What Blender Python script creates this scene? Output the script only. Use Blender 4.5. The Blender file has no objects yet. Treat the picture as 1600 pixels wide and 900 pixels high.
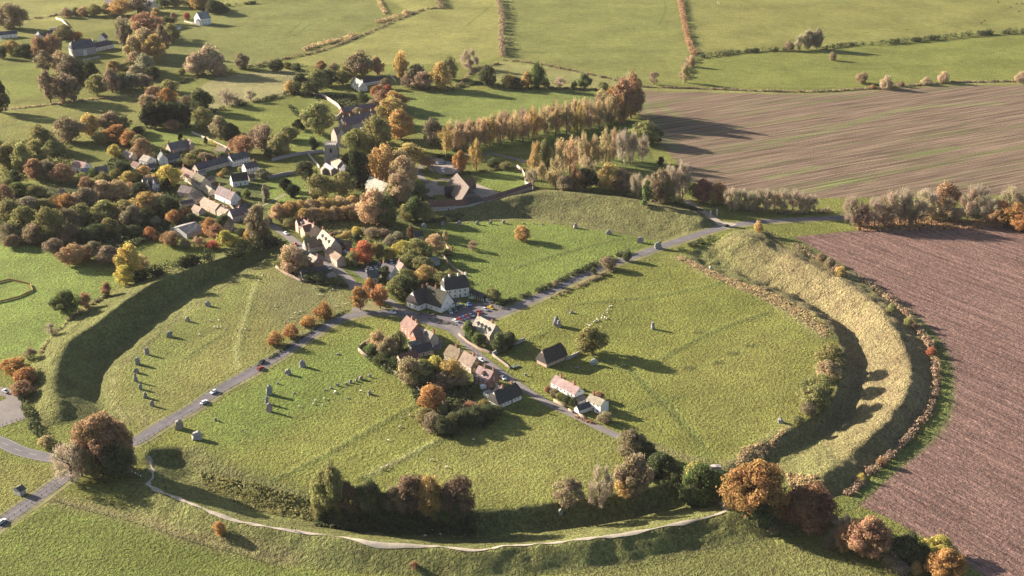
import bpy, bmesh, math, random
import numpy as np
from mathutils import Vector, Matrix
random.seed(7); rng = np.random.default_rng(7)
S = bpy.context.scene
# ---------------------------------------------------------------- camera
CAM_H, PITCH, FPX = 281.0, math.radians(22.8), 2000.0
cam_d = bpy.data.cameras.new('camera'); cam = bpy.data.objects.new('camera', cam_d)
S.collection.objects.link(cam); S.camera = cam
cam.location = (0, 0, CAM_H); cam.rotation_euler = (math.pi/2 - PITCH, 0, 0)
cam_d.sensor_width = 36; cam_d.lens = FPX/1600*36; cam_d.clip_start = 1; cam_d.clip_end = 30000
# ---------------------------------------------------------------- sky, sun, exposure
SUN_EL = math.radians(18.5); SUN_AZ = math.atan2(-0.89, 0.455)      # where the sun stands, seen from +Y clockwise
W = bpy.data.worlds.new('World'); S.world = W; W.use_nodes = True
sky = W.node_tree.nodes.new('ShaderNodeTexSky'); sky.sky_type = 'NISHITA'; sky.sun_disc = False
sky.sun_elevation = SUN_EL; sky.sun_rotation = SUN_AZ % (2*math.pi); sky.air_density = 1.0; sky.dust_density = 1.6; sky.ozone_density = 1.0
bg = W.node_tree.nodes['Background']; bg.inputs['Strength'].default_value = 0.05
W.node_tree.links.new(sky.outputs[0], bg.inputs[0])
sun_d = bpy.data.lights.new('sun', 'SUN'); sun = bpy.data.objects.new('sun', sun_d); S.collection.objects.link(sun)
sun_d.energy = 5.0; sun_d.angle = math.radians(0.5); sun_d.color = (1.0, 0.885, 0.725)
sv = Vector((math.sin(SUN_AZ)*math.cos(SUN_EL), math.cos(SUN_AZ)*math.cos(SUN_EL), math.sin(SUN_EL)))
sun.rotation_euler = (-sv).to_track_quat('-Z', 'Y').to_euler(); sun.location = sv*800
S.view_settings.view_transform = 'Standard'; S.view_settings.look = 'None'; S.view_settings.gamma = 1
S.view_settings.exposure = 2.1
S.cycles.max_bounces = 5; S.cycles.transparent_max_bounces = 4
# ---------------------------------------------------------------- pixel of the photograph -> point of the ground
cp, sp = math.cos(PITCH), math.sin(PITCH)
def g(px, py, z=0.0):
    u = (px-800)/FPX; v = (450-py)/FPX
    dy = cp + v*sp; dz = v*cp - sp; t = (z-CAM_H)/dz
    return (u*t, dy*t)
def proj(x, y, z):
    d = y*cp - (z-CAM_H)*sp; v = y*sp + (z-CAM_H)*cp
    return 800 + FPX*x/d, 450 - FPX*v/d
def pxm(x, y, z=0):                      # pixels per metre and the angle of sight below the horizon
    d = y*cp - (z-CAM_H)*sp
    return FPX/d, math.atan2(CAM_H-z, math.hypot(x, y))
# ---------------------------------------------------------------- helpers
COL = S.collection
PENDING = []                             # things whose labels are told apart at the end
def tag(o, label=None, cat=None, group=None, kind=None, uniq=False):
    if label: o['label'] = label
    if cat: o['category'] = cat
    if group: o['group'] = group
    if kind: o['kind'] = kind
    if uniq: PENDING.append(o)
    return o
def link(name, data, parent=None, col=None):
    o = bpy.data.objects.new(name, data); COL.objects.link(o)
    if parent: o.parent = parent
    if col: o.color = (*col[:3], 1)
    return o
def empty(name, loc, rz=0):
    o = link(name, None); o.location = loc; o.rotation_euler = (0, 0, rz); o.empty_display_size = .5
    return o
def np_mesh(name, V, F, mats=(), smooth=False, midx=None):
    """V (n,3) array, F (m,k) array of equal-sized faces"""
    V = np.asarray(V, np.float32); F = np.asarray(F, np.int32); m, k = F.shape
    me = bpy.data.meshes.new(name); me.vertices.add(len(V)); me.vertices.foreach_set('co', V.ravel())
    me.loops.add(m*k); me.loops.foreach_set('vertex_index', F.ravel())
    me.polygons.add(m); me.polygons.foreach_set('loop_start', np.arange(0, m*k, k, dtype=np.int32))
    me.polygons.foreach_set('loop_total', np.full(m, k, np.int32))
    if smooth: me.polygons.foreach_set('use_smooth', np.ones(m, bool))
    if midx is not None: me.polygons.foreach_set('material_index', np.asarray(midx, np.int32))
    for q in mats: me.materials.append(q)
    me.update(calc_edges=True); return me
class MB:
    """collects boxes, prisms and polygons into one mesh"""
    def __init__(s): s.v = []; s.f = []; s.m = []
    def poly(s, vs, faces, mi=0):
        b = len(s.v); s.v += [tuple(q) for q in vs]
        for f in faces: s.f.append([b+i for i in f]); s.m.append(mi)
    def box(s, x0, y0, z0, x1, y1, z1, mi=0, top=1.0):
        cx, cy = (x0+x1)/2, (y0+y1)/2; hx, hy = (x1-x0)/2, (y1-y0)/2
        vs = [(cx+a*hx, cy+b*hy, z0) for a, b in ((-1,-1),(1,-1),(1,1),(-1,1))] + [(cx+a*hx*top, cy+b*hy*top, z1) for a, b in ((-1,-1),(1,-1),(1,1),(-1,1))]
        s.poly(vs, [(3,2,1,0),(4,5,6,7),(0,1,5,4),(1,2,6,5),(2,3,7,6),(3,0,4,7)], mi)
    def tube(s, p0, p1, r0, r1, n=6, mi=0, cap=True):
        p0, p1 = Vector(p0), Vector(p1); d = (p1-p0).normalized()
        a = d.orthogonal().normalized(); b = d.cross(a)
        vs = []
        for p, r in ((p0, r0), (p1, r1)):
            for i in range(n):
                t = 2*math.pi*i/n; vs.append(p + a*r*math.cos(t) + b*r*math.sin(t))
        fs = [(i, (i+1) % n, n+(i+1) % n, n+i) for i in range(n)]
        if cap: fs += [tuple(range(n-1, -1, -1)), tuple(range(n, 2*n))]
        s.poly(vs, fs, mi)
    def mesh(s, name, mats, smooth=False):
        me = bpy.data.meshes.new(name); me.from_pydata(s.v, [], s.f)
        for q in (mats if isinstance(mats, (list, tuple)) else [mats]): me.materials.append(q)
        me.polygons.foreach_set('material_index', s.m)
        if smooth: me.polygons.foreach_set('use_smooth', [True]*len(s.f))
        me.update(); return me
    def build(s, name, mats, parent=None, col=None, smooth=False): return link(name, s.mesh(name, mats, smooth), parent, col)
# ---------------------------------------------------------------- materials
def nmat(name):
    m = bpy.data.materials.new(name); m.use_nodes = True; nt = m.node_tree
    for n in list(nt.nodes): nt.nodes.remove(n)
    out = nt.nodes.new('ShaderNodeOutputMaterial')
    return m, nt, out
class N:
    """small wrapper to write node graphs as expressions"""
    def __init__(s, nt): s.nt = nt
    def put(s, sock, val):
        if hasattr(val, 'is_linked') or isinstance(val, bpy.types.NodeSocket): s.nt.links.new(val, sock)
        elif val is not None:
            if isinstance(val, (tuple, list)) and len(val) == 3 and len(sock.default_value) == 4: val = (*val, 1)
            sock.default_value = val
    def math(s, op, a, b=None, clamp=False):
        n = s.nt.nodes.new('ShaderNodeMath'); n.operation = op; n.use_clamp = clamp
        s.put(n.inputs[0], a); s.put(n.inputs[1], b); return n.outputs[0]
    def mix(s, f, a, b, mode='MIX'):
        n = s.nt.nodes.new('ShaderNodeMix'); n.data_type = 'RGBA'; n.blend_type = mode
        s.put(n.inputs['Factor'], f); s.put(n.inputs[6], a); s.put(n.inputs[7], b); return n.outputs[2]
    def noise(s, vec, scale, detail=2, rough=.5):
        n = s.nt.nodes.new('ShaderNodeTexNoise'); s.put(n.inputs['Vector'], vec); n.inputs['Scale'].default_value = scale
        n.inputs['Detail'].default_value = detail; n.inputs['Roughness'].default_value = rough; return n.outputs['Fac']
    def ramp(s, f, a, b, lo=0., hi=1.):
        n = s.nt.nodes.new('ShaderNodeMapRange'); s.put(n.inputs['Value'], f)
        n.inputs['From Min'].default_value = a; n.inputs['From Max'].default_value = b
        n.inputs['To Min'].default_value = lo; n.inputs['To Max'].default_value = hi; return n.outputs[0]
    def mapping(s, vec, rot=0, scale=(1, 1, 1)):
        n = s.nt.nodes.new('ShaderNodeMapping'); n.vector_type = 'TEXTURE' ; s.put(n.inputs['Vector'], vec)
        n.inputs['Rotation'].default_value = (0, 0, rot); n.inputs['Scale'].default_value = scale; return n.outputs[0]
    def attr(s, name, out='Fac'):
        n = s.nt.nodes.new('ShaderNodeAttribute'); n.attribute_name = name; return n.outputs[out]
    def pos(s): return s.nt.nodes.new('ShaderNodeNewGeometry').outputs['Position']
    def objco(s): return s.nt.nodes.new('ShaderNodeTexCoord').outputs['Object']
    def oinfo(s, o): return s.nt.nodes.new('ShaderNodeObjectInfo').outputs[o]
    def scale_col(s, c, f):
        n = s.nt.nodes.new('ShaderNodeVectorMath'); n.operation = 'SCALE'; s.put(n.inputs[0], c); s.put(n.inputs['Scale'], f); return n.outputs[0]
    def bump(s, h, strength=.5, dist=.1):
        n = s.nt.nodes.new('ShaderNodeBump'); s.put(n.inputs['Height'], h); s.put(n.inputs['Strength'], strength); n.inputs['Distance'].default_value = dist; return n.outputs[0]
    def principled(s, col, rough=.9, normal=None, spec=.2, metal=0):
        n = s.nt.nodes.new('ShaderNodeBsdfPrincipled'); s.put(n.inputs['Base Color'], col); s.put(n.inputs['Roughness'], rough)
        n.inputs['Specular IOR Level'].default_value = spec; n.inputs['Metallic'].default_value = metal
        if normal is not None: s.put(n.inputs['Normal'], normal)
        return n.outputs[0]
def simple(name, fn):
    m, nt, out = nmat(name); nt.links.new(fn(N(nt)), out.inputs['Surface']); return m
def f_leaf(n):
    v = n.attr('v'); c = n.oinfo('Color')
    c2 = n.scale_col(c, n.ramp(v, 0, 1, .55, 1.5))
    big = n.noise(n.objco(), 3.2, 2)
    c3 = n.mix(n.ramp(big, .42, .62), c2, n.mix(1.0, c2, (.9, 1.05, .86), 'MULTIPLY'))
    hue = n.math('FRACT', n.math('MULTIPLY', v, 7.31))
    c4 = n.mix(n.ramp(hue, .7, 1., 0, .5), c3, n.mix(1.0, c3, (1.35, .95, .7), 'MULTIPLY'))
    d = n.nt.nodes.new('ShaderNodeBsdfDiffuse'); n.put(d.inputs['Color'], c4)
    t = n.nt.nodes.new('ShaderNodeBsdfTranslucent'); n.put(t.inputs['Color'], c4)
    mx = n.nt.nodes.new('ShaderNodeMixShader'); mx.inputs[0].default_value = .4
    n.nt.links.new(d.outputs[0], mx.inputs[1]); n.nt.links.new(t.outputs[0], mx.inputs[2]); return mx.outputs[0]
M = {}
M['leaf'] = simple('foliage', f_leaf)
M['bark'] = simple('bark', lambda n: n.principled(n.mix(n.noise(n.pos(), 2.5), (.035,.028,.022), (.1,.082,.066)), .95))
def f_objcol(rough=.85, sc=1.2, amp=(.7, 1.3), bs=.3, bd=.06, stretch=(1,1,1), spec=.2):
    def f(n):
        p = n.mapping(n.objco(), 0, stretch)
        k = n.ramp(n.noise(p, sc, 4, .65), .25, .75, *amp)
        fine = n.noise(p, sc*6, 2)
        return n.principled(n.scale_col(n.oinfo('Color'), k), rough, n.bump(fine, bs, bd), spec)
    return f
M['render'] = simple('rendered_wall', f_objcol(.9, .5, (.86, 1.08), .15, .02))
M['stone'] = simple('stone_wall', f_objcol(.95, 1.6, (.6, 1.4), .6, .08))
M['thatch'] = simple('thatch', f_objcol(1., .7, (.65, 1.35), .7, .12, (1, .35, 1)))
M['megalith'] = simple('sarsen_stone', f_objcol(.95, .9, (.55, 1.4), .9, .15))
def f_roof(n):
    o = n.objco(); sep = n.nt.nodes.new('ShaderNodeSeparateXYZ'); n.put(sep.inputs[0], o)
    course = n.math('FRACT', n.math('MULTIPLY', sep.outputs[2], 4.2))
    cell = n.nt.nodes.new('ShaderNodeTexVoronoi'); n.put(cell.inputs['Vector'], o); cell.inputs['Scale'].default_value = 2.6
    w = n.noise(o, .45, 4, .7)
    k = n.math('MULTIPLY', n.ramp(w, .28, .72, .62, 1.38), n.math('ADD', n.math('MULTIPLY', cell.outputs['Color'], .35), .83))
    lich = n.ramp(n.noise(o, 1.7, 3), .58, .75, 0, .35)
    c = n.mix(lich, n.scale_col(n.oinfo('Color'), k), (.3, .27, .2))
    return n.principled(c, .85, n.bump(course, .5, .06), .25)
M['tile'] = simple('roof_tiles', f_roof)
M['window'] = simple('window_glass', lambda n: n.principled((.02,.024,.03), .12, None, .6))
M['white'] = simple('white_paint', lambda n: n.principled(n.mix(n.noise(n.pos(), 1.), (.62,.6,.57), (.78,.77,.74)), .6))
M['wood'] = simple('weathered_wood', lambda n: n.principled(n.mix(n.noise(n.pos(), 2.), (.06,.048,.038), (.13,.11,.09)), .9))
M['black'] = simple('black_timber', lambda n: n.principled((.012,.012,.013), .8))
M['pot'] = simple('clay_pot', lambda n: n.principled((.25,.1,.06), .9))
M['paint'] = simple('car_paint', lambda n: n.principled(n.oinfo('Color'), .3, None, .6))
M['tyre'] = simple('tyre_rubber', lambda n: n.principled((.015,.015,.015), .85))
M['rim'] = simple('wheel_rim', lambda n: n.principled((.35,.35,.36), .4, None, .5, .6))
M['lamp'] = simple('lamp_lens', lambda n: n.principled((.6,.58,.52), .2, None, .6))
M['cloth'] = simple('jacket_cloth', lambda n: n.principled(n.oinfo('Color'), .9))
M['trouser'] = simple('trouser_cloth', lambda n: n.principled((.03,.033,.045), .9))
M['skin'] = simple('skin', lambda n: n.principled((.42,.25,.18), .7))
M['hair'] = simple('hair', lambda n: n.principled((.04,.025,.018), .8))
M['fleece'] = simple('fleece', lambda n: n.principled(n.scale_col(n.oinfo('Color'), n.ramp(n.noise(n.objco(), 9.), .3, .7, .75, 1.1)), 1.))
M['hide'] = simple('animal_face', lambda n: n.principled((.05,.042,.036), .9))
def f_asphalt(base, amp):
    def f(n):
        p = n.pos(); k = n.math('MULTIPLY', n.ramp(n.noise(p, .12, 4, .7), .3, .7, 1-amp, 1+amp), n.ramp(n.noise(p, 2.5, 2), .3, .7, .85, 1.15))
        return n.principled(n.scale_col(base, k), .9, n.bump(n.noise(p, 4.), .3, .03))
    return f
M['asphalt'] = simple('asphalt', f_asphalt((.115,.102,.108), .2))
M['lane'] = simple('lane_surface', f_asphalt((.15,.13,.122), .25))
M['gravel'] = simple('gravel', f_asphalt((.25,.205,.165), .22))
M['chalk'] = simple('chalk_path', f_asphalt((.30,.255,.20), .3))
M['mark'] = simple('road_paint', lambda n: n.principled(n.mix(n.noise(n.pos(), 1.5), (.2,.19,.19), (.42,.41,.4)), .8))
M['verge'] = simple('verge_grass', f_asphalt((.15,.135,.06), .3))
# ================================================================ terrain: bank and ditch of the earthwork
RX0, RX1, RY0, RY1, RS = -340., 340., 380., 900., 1.0
nx, ny = int((RX1-RX0)/RS)+1, int((RY1-RY0)/RS)+1
GX = RX0+np.arange(nx)*RS; GY = RY0+np.arange(ny)*RS
MX, MY = np.meshgrid(GX, GY)
acc = np.zeros((ny, nx)); cnt = np.zeros((ny, nx))
def catmull(P, n):
    P = np.asarray(P, float); out = []
    for i in range(len(P)-1):
        p0, p1, p2, p3 = P[max(i-1,0)], P[i], P[i+1], P[min(i+2,len(P)-1)]
        for t in np.linspace(0, 1, n, endpoint=False):
            out.append(.5*((2*p1)+(p2-p0)*t+(2*p0-5*p1+4*p2-p3)*t*t+(3*p1-p0-3*p2+p3)*t**3))
    out.append(P[-1]); return np.array(out)
def loft(stations):
    """each station: (px, py, z) from the inner ditch edge across to the outer foot of the bank"""
    A = np.array([[(*g(x, y, z), z) for x, y, z in st] for st in stations])
    A = catmull(A, 56)
    K = A.shape[1]; segs = []
    for k in range(K-1):
        t = np.linspace(0, 1, 30)[None, :, None]; segs.append(A[:, k:k+1]*(1-t) + A[:, k+1:k+2]*t)
    Q = np.concatenate(segs, 1).reshape(-1, 3)
    ix = np.round((Q[:,0]-RX0)/RS).astype(int); iy = np.round((Q[:,1]-RY0)/RS).astype(int)
    ok = (ix >= 0)&(ix < nx)&(iy >= 0)&(iy < ny)
    np.add.at(acc, (iy[ok], ix[ok]), Q[ok, 2]); np.add.at(cnt, (iy[ok], ix[ok]), 1)
def st4(i, b, c, o, zb=-4.5, zc=6., zi=0, zo=0): return [(*i, zi), (*b, zb), (*c, zc), (*o, zo)]
LEFT = [st4((432,400),(422,396),(412,388),(406,383),-1,2), st4((400,418),(380,413),(350,403),(340,397),-3.5,5), st4((340,452),(315,444),(272,429),(258,422),-4,6.5),
  st4((295,482),(264,472),(224,451),(205,447),-4.5,7), st4((237,530),(207,519),(152,503),(122,492),-4.5,7), st4((190,570),(162,562),(107,533),(80,527),-4.5,7),
  st4((177,600),(152,596),(88,567),(58,560),-4,6.5), st4((176,628),(152,627),(80,608),(50,605),-3.5,6), st4((190,650),(165,648),(88,634),(55,640),-2,5), st4((206,664),(160,664),(95,655),(62,668),-.5,1.)]
def st5(i, b, f, c, o, zb=-6.5, zf=-4.2, zc=5.8): return [(*i, 0), (*b, zb), (*f, zf), (*c, zc), (*o, 0)]
RIGHT = [st5((1062,400),(1085,397),(1095,391),(1128,374),(1150,362),-1.5,-1,.8), st5((1105,422),(1125,414),(1135,406),(1160,368),(1190,360),-4,-3,6.8), st5((1135,433),(1152,425),(1160,418),(1192,378),(1212,370),-5,-3.5,5.4), st5((1155,440),(1174,434),(1182,428),(1212,394),(1230,386),-5.5,-3.5,3.2), st5((1175,447),(1192,442),(1200,437),(1236,398),(1256,390),-6,-4,5.6),
  st5((1203,454),(1216,449),(1224,445),(1262,412),(1280,403)), st5((1240,472),(1254,468),(1262,464),(1310,436),(1330,428)), st5((1276,493),(1296,492),(1305,488),(1360,467),(1381,459)),
  st5((1304,517),(1326,520),(1336,516),(1391,505),(1415,499)), st5((1316,543),(1342,547),(1352,545),(1409,538),(1440,534)), st5((1320,572),(1347,578),(1357,578),(1421,575),(1453,575)),
  st5((1313,605),(1337,612),(1348,614),(1417,612),(1448,618)), st5((1293,640),(1318,648),(1328,652),(1393,648),(1430,655)), st5((1255,663),(1288,675),(1300,680),(1362,680),(1400,695)),
  st5((1200,690),(1238,702),(1252,710),(1326,708),(1368,724),-4.5,-3.2,3.5), st5((1160,715),(1195,725),(1210,735),(1294,733),(1342,752),-3,-2,6), st5((1125,735),(1150,745),(1175,755),(1270,765),(1310,778),-1,-.5,.8)]
TOP = [st4((690,350),(690,348),(700,330),(705,325),-1,1), st4((760,345),(762,343),(770,314),(775,309),-3.5,4), st4((830,343),(832,341),(845,300),(850,296),-4,6), st4((880,350),(884,347),(905,303),(912,299),-4,6),
  st4((930,358),(935,355),(960,310),(968,305),-4,6), st4((980,366),(986,362),(1015,320),(1023,315),-4,6), st4((1030,375),(1036,370),(1070,329),(1078,324),-4,6), st4((1058,379),(1068,372),(1103,339),(1113,334),-2.5,4.5), st4((1085,374),(1093,368),(1120,351),(1126,346),0,.6)]
def stb(i, b, f, c, o, zb=-6.3, zc=5.5): return [(*i, 0), (*b, zb), (*f, zb), (*c, zc), (*o, 0)]
BOT = [stb((243,702),(242,712),(238,716),(222,735),(205,750),-2.,1), stb((292,700),(280,722),(272,738),(248,766),(205,792),-5,4), stb((340,724),(335,752),(328,766),(328,799),(292,832)), stb((400,752),(402,782),(400,796),(400,819),(370,862)), stb((480,777),(478,806),(475,815),(470,831),(450,880)),
  stb((540,793),(540,821),(540,829),(540,841),(525,890)), stb((640,797),(640,828),(640,838),(650,851),(650,898)), stb((740,796),(740,830),(740,842),(740,859),(745,905)), stb((800,794),(800,828),(800,840),(800,852),(810,900)), stb((870,786),(870,820),(870,832),(875,847),(890,893)),
  stb((940,776),(943,808),(946,818),(965,835),(990,880)), stb((1001,766),(1008,797),(1012,805),(1045,820),(1080,863)), stb((1045,756),(1056,784),(1066,792),(1110,804),(1160,850),-5.5,5), stb((1075,748),(1095,778),(1105,785),(1150,798),(1220,838),-2,3.5), stb((1100,745),(1125,772),(1135,776),(1180,790),(1260,830),0,.5)]
for q in (LEFT, RIGHT, TOP, BOT): loft(q)
Hm = np.where(cnt > 0, acc/np.maximum(cnt, 1), 0.); ok = cnt > 0
for _ in range(3):
    s = np.zeros_like(Hm); c = np.zeros_like(Hm)
    for dy, dx in ((0,1),(0,-1),(1,0),(-1,0),(1,1),(-1,-1),(1,-1),(-1,1)):
        s += np.roll(np.roll(Hm*ok, dy, 0), dx, 1); c += np.roll(np.roll(ok*1., dy, 0), dx, 1)
    new = (~ok) & (c >= 4); Hm = np.where(new, s/np.maximum(c, 1), Hm); ok = ok | new
def blur(A, sg):
    r = int(3*sg)+1; k = np.exp(-.5*(np.arange(-r, r+1)/sg)**2); k /= k.sum()
    for ax in (0, 1):
        P = np.pad(A, [(r, r) if a == ax else (0, 0) for a in (0, 1)], mode='edge')
        A = sum(k[i]*(P[i:i+A.shape[0]] if ax == 0 else P[:, i:i+A.shape[1]]) for i in range(2*r+1))
    return A
INSIDE = blur(ok*1., 1.5)
Hm = blur(Hm, 1.3)
# uneven ground: slump, sheep tracks and hummocks on the earthwork
def vnoise(shape, step, seed):
    r = np.random.default_rng(seed); a = r.standard_normal((int(shape[0]/step)+4, int(shape[1]/step)+4))
    yy = np.arange(shape[0])/step+1; xx = np.arange(shape[1])/step+1
    iy = yy.astype(int); ix = xx.astype(int); fy = (yy-iy)[:, None]; fx = (xx-ix)[None, :]
    fy = fy*fy*(3-2*fy); fx = fx*fx*(3-2*fx)
    return (a[iy][:, ix]*(1-fx)+a[iy][:, ix+1]*fx)*(1-fy) + (a[iy+1][:, ix]*(1-fx)+a[iy+1][:, ix+1]*fx)*fy
Hm += INSIDE*((.22+.2*(MX > 100))*vnoise(Hm.shape, 8, 1) + (.15+.15*(MX > 100))*vnoise(Hm.shape, 3.5, 2)) + .05*vnoise(Hm.shape, 14, 3)
def seg_dist(X, Y, pts, closed=False):
    d = np.full(X.shape, 1e9); n = len(pts)
    for i in range(n if closed else n-1):
        (ax, ay), (bx, by) = pts[i], pts[(i+1) % n]; L = (bx-ax)**2+(by-ay)**2+1e-9
        t = np.clip(((X-ax)*(bx-ax)+(Y-ay)*(by-ay))/L, 0, 1)
        d = np.minimum(d, np.hypot(X-ax-t*(bx-ax), Y-ay-t*(by-ay)))
    return d
def in_poly(X, Y, pts):
    r = np.zeros(X.shape, bool); n = len(pts)
    for i in range(n):
        (ax, ay), (bx, by) = pts[i], pts[(i+1) % n]
        if ay == by: continue
        r ^= ((ay > Y) != (by > Y)) & (X < (bx-ax)*(Y-ay)/(by-ay)+ax)
    return r
def smooth(e0, e1, x):
    t = np.clip((x-e0)/(e1-e0), 0, 1); return t*t*(3-2*t)
# roads, as pixels of the centre line
ROAD_MAIN = [(-60,858),(0,818),(40,790),(95,751),(130,726),(175,704),(215,688),(250,666),(300,638),(340,611),(400,577),(440,553),(480,527),(515,506),(550,493),(590,488),(630,490),(665,498),(700,503),(735,500),(765,496),(790,487),(840,465),(900,436),(950,414.5),(1000,397.5),(1040,383),(1090,367),(1130,355),(1180,347.5),(1240,343.5),(1320,340),(1400,334),(1500,328),(1640,318)]
ROAD_WEST = [(-60,668),(0,690),(30,704),(70,714),(100,718),(135,722)]
STREET = [(556,487),(562,476),(560,462),(548,440),(525,420),(500,404),(470,385),(448,368),(425,353),(400,340),(380,326),(355,308),(330,292),(305,275),(285,262)]
STREET_B = [(640,490),(620,478),(595,464),(575,452),(556,446)]
LANE = [(690,503),(715,517),(722,530),(745,552),(780,580),(820,608),(860,632),(900,650),(940,670),(968,683)]
DRIVE = [(1128,352),(1108,336),(1085,322),(1070,312)]
W2 = lambda P: [g(*p) for p in P]
# old field banks and scarps: low steps in the turf
SCARPS = [([(425,752),(520,705),(590,665),(655,630)], .45), ([(820,505),(900,475),(1010,465),(1090,450),(1180,430)][1:], .3), ([(1030,562),(1110,520),(1200,488)], .4), ([(985,575),(1020,612),(1060,650),(1100,695)], -.45), ([(560,750),(690,685)], .6), ([(800,420),(880,395),(960,375)], .35), ([(370,560),(378,520),(400,450)], .25), ([(290,560),(350,520)], .3), ([(800,545),(850,520)], .4), ([(985,640),(1060,620)], .3)]
Hm += INSIDE*.13*np.sin(Hm*2*math.pi/1.5)*np.clip(.6+.6*vnoise(Hm.shape, 18, 5), 0, 1.4)
for P, h in SCARPS:
    q = [tuple(p) for p in catmull(W2(P), 8)]
    dd = seg_dist(MX, MY, q); Hm += h*np.exp(-(dd/1.8)**2)
for P, w in ((ROAD_MAIN, 5), (ROAD_WEST, 5), (STREET, 5), (LANE, 4), (DRIVE, 4)):
    Hm *= smooth(w, w+6, seg_dist(MX, MY, W2(P)))
Hm *= smooth(0, 12, np.minimum.reduce([MX-RX0, RX1-MX, MY-RY0, RY1-MY]))
def zat(x, y):
    x = np.asarray(x, float); y = np.asarray(y, float)
    fx = np.clip((x-RX0)/RS, 0, nx-1.001); fy = np.clip((y-RY0)/RS, 0, ny-1.001)
    ix = fx.astype(int); iy = fy.astype(int); tx = fx-ix; ty = fy-iy
    z = (Hm[iy,ix]*(1-tx)+Hm[iy,ix+1]*tx)*(1-ty)+(Hm[iy+1,ix]*(1-tx)+Hm[iy+1,ix+1]*tx)*ty
    return np.where((x > RX0)&(x < RX1)&(y > RY0)&(y < RY1), z, 0.)
def gz(px, py):
    """pixel -> point on the terrain (follows bank and ditch)"""
    z = 0.
    for _ in range(12):
        x, y = g(px, py, z); z = .5*z + .5*float(zat(x, y))
    x, y = g(px, py, z); return x, y, float(zat(x, y))
# ================================================================ the ground sheet
def axis(lo, hi, step, outs):
    a = list(np.arange(lo, hi+.01, step)); s = step; b = a[-1]; r = []
    while b < outs[1]:
        s = min(s*1.012 if b < hi*2.2 else s*1.12, 400); b += s; r.append(b)
    s = step; b = a[0]; l = []
    while b > outs[0]:
        s = min(s*(1.012 if outs[2] and b > -900 else 1.12), 400); b -= s; l.append(b)
    return np.array(l[::-1]+a+r)
xs = axis(-330, 330, 1.5, (-4200, 4200, True)); ys = axis(378, 860, 1.5, (-1000, 7000, False))
X, Y = np.meshgrid(xs, ys); Z = zat(X, Y)
far = np.hypot(X, Y-600)
Z = Z + smooth(1700, 6000, far)*70*np.sin(X/2300+1)*np.cos(Y/2900)**2
C = np.empty(X.shape+(3,)); C[:] = (.118, .114, .036)
PL = np.zeros(X.shape); ST = np.zeros(X.shape); TU = np.zeros(X.shape)+.35
def paint(mask, col=None, pl=None, st=None, tu=None, sl=(slice(None), slice(None))):
    if col is not None: C[sl] = C[sl]*(1-mask[..., None]) + np.array(col)*mask[..., None]
    for A, v in ((PL, pl), (ST, st), (TU, tu)):
        if v is not None: A[sl] = A[sl]*(1-mask)+v*mask
def window(w, pad):
    a = np.array(w); i0, i1 = np.searchsorted(xs, [a[:,0].min()-pad, a[:,0].max()+pad]); j0, j1 = np.searchsorted(ys, [a[:,1].min()-pad, a[:,1].max()+pad])
    return slice(max(j0-1, 0), j1+1), slice(max(i0-1, 0), i1+1)
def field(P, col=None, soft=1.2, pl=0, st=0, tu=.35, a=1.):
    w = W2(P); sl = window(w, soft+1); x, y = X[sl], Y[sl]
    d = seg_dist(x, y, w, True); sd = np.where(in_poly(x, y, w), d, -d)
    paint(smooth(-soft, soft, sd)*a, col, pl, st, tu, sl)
def stroke(P, w, col, a=1., tu=None, spl=6):
    q = [tuple(p) for p in catmull(W2(P), spl)]; sl = window(q, w*2)
    paint(a*np.exp(-(seg_dist(X[sl], Y[sl], q)/(w*.6))**2), col, None, None, tu, sl)
GR = dict(bright=(.122,.138,.04), mid=(.122,.125,.036), olive=(.14,.128,.045), dry=(.155,.14,.06), straw=(.19,.16,.085), yellow=(.165,.15,.055), lush=(.085,.115,.028))
# far fields
field([(-300,-60),(360,-60),(400,0),(330,12),(0,40),(-300,70)], GR['yellow'])
field([(340,12),(590,-5),(605,22),(560,50),(420,100),(250,110),(240,60)], (.135,.13,.048), tu=.6)
field([(590,-10),(780,-10),(785,88),(735,100),(560,100),(440,103),(560,55),(640,20)], GR['yellow'])
field([(785,-60),(1062,-60),(1080,85),(1062,130),(1000,130),(900,112),(785,92)], (.135,.13,.046), tu=.5)
field([(1068,-60),(1800,-60),(1800,40),(1600,45),(1300,70),(1085,90)], GR['olive'])
field([(1085,92),(1300,75),(1600,55),(1700,50),(1700,125),(1430,128),(1280,138),(1065,132)], (.135,.135,.042), tu=.8)
field([(785,95),(900,112),(985,130),(985,138),(790,135),(730,108)], GR['dry'])
field([(285,152),(345,118),(450,108),(480,120),(450,148),(340,170),(290,172)], GR['straw'], tu=.6)
field([(630,145),(720,142),(960,142),(960,165),(830,185),(690,215),(640,205),(620,170)], (.12,.132,.042), tu=.6)
field([(-300,120),(70,100),(70,150),(-300,175)], GR['mid']); field([(-300,178),(80,160),(230,150),(225,185),(110,230),(-300,240)], GR['olive'])
field([(-300,70),(60,35),(200,25),(200,42),(60,60),(-300,90)], GR['olive'])
# village greens and lawns
field([(225,205),(285,200),(320,215),(300,228),(240,225)], GR['bright']); field([(330,180),(400,160),(470,155),(480,190),(420,205),(350,205)], GR['mid']); field([(480,155),(505,165),(500,190),(478,180)], GR['bright'])
field([(440,205),(515,205),(515,235),(440,225)], GR['bright']); field([(370,290),(420,275),(480,280),(490,330),(420,335),(400,305)], GR['bright']); field([(560,205),(600,225),(590,245),(555,235)], GR['bright'])
field([(720,280),(800,262),(818,270),(828,292),(780,303),(740,285)], GR['bright'])
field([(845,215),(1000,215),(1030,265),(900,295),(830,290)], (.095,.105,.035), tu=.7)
field([(700,232),(985,185),(1000,215),(835,225),(700,250)], (.085,.105,.03))
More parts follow.
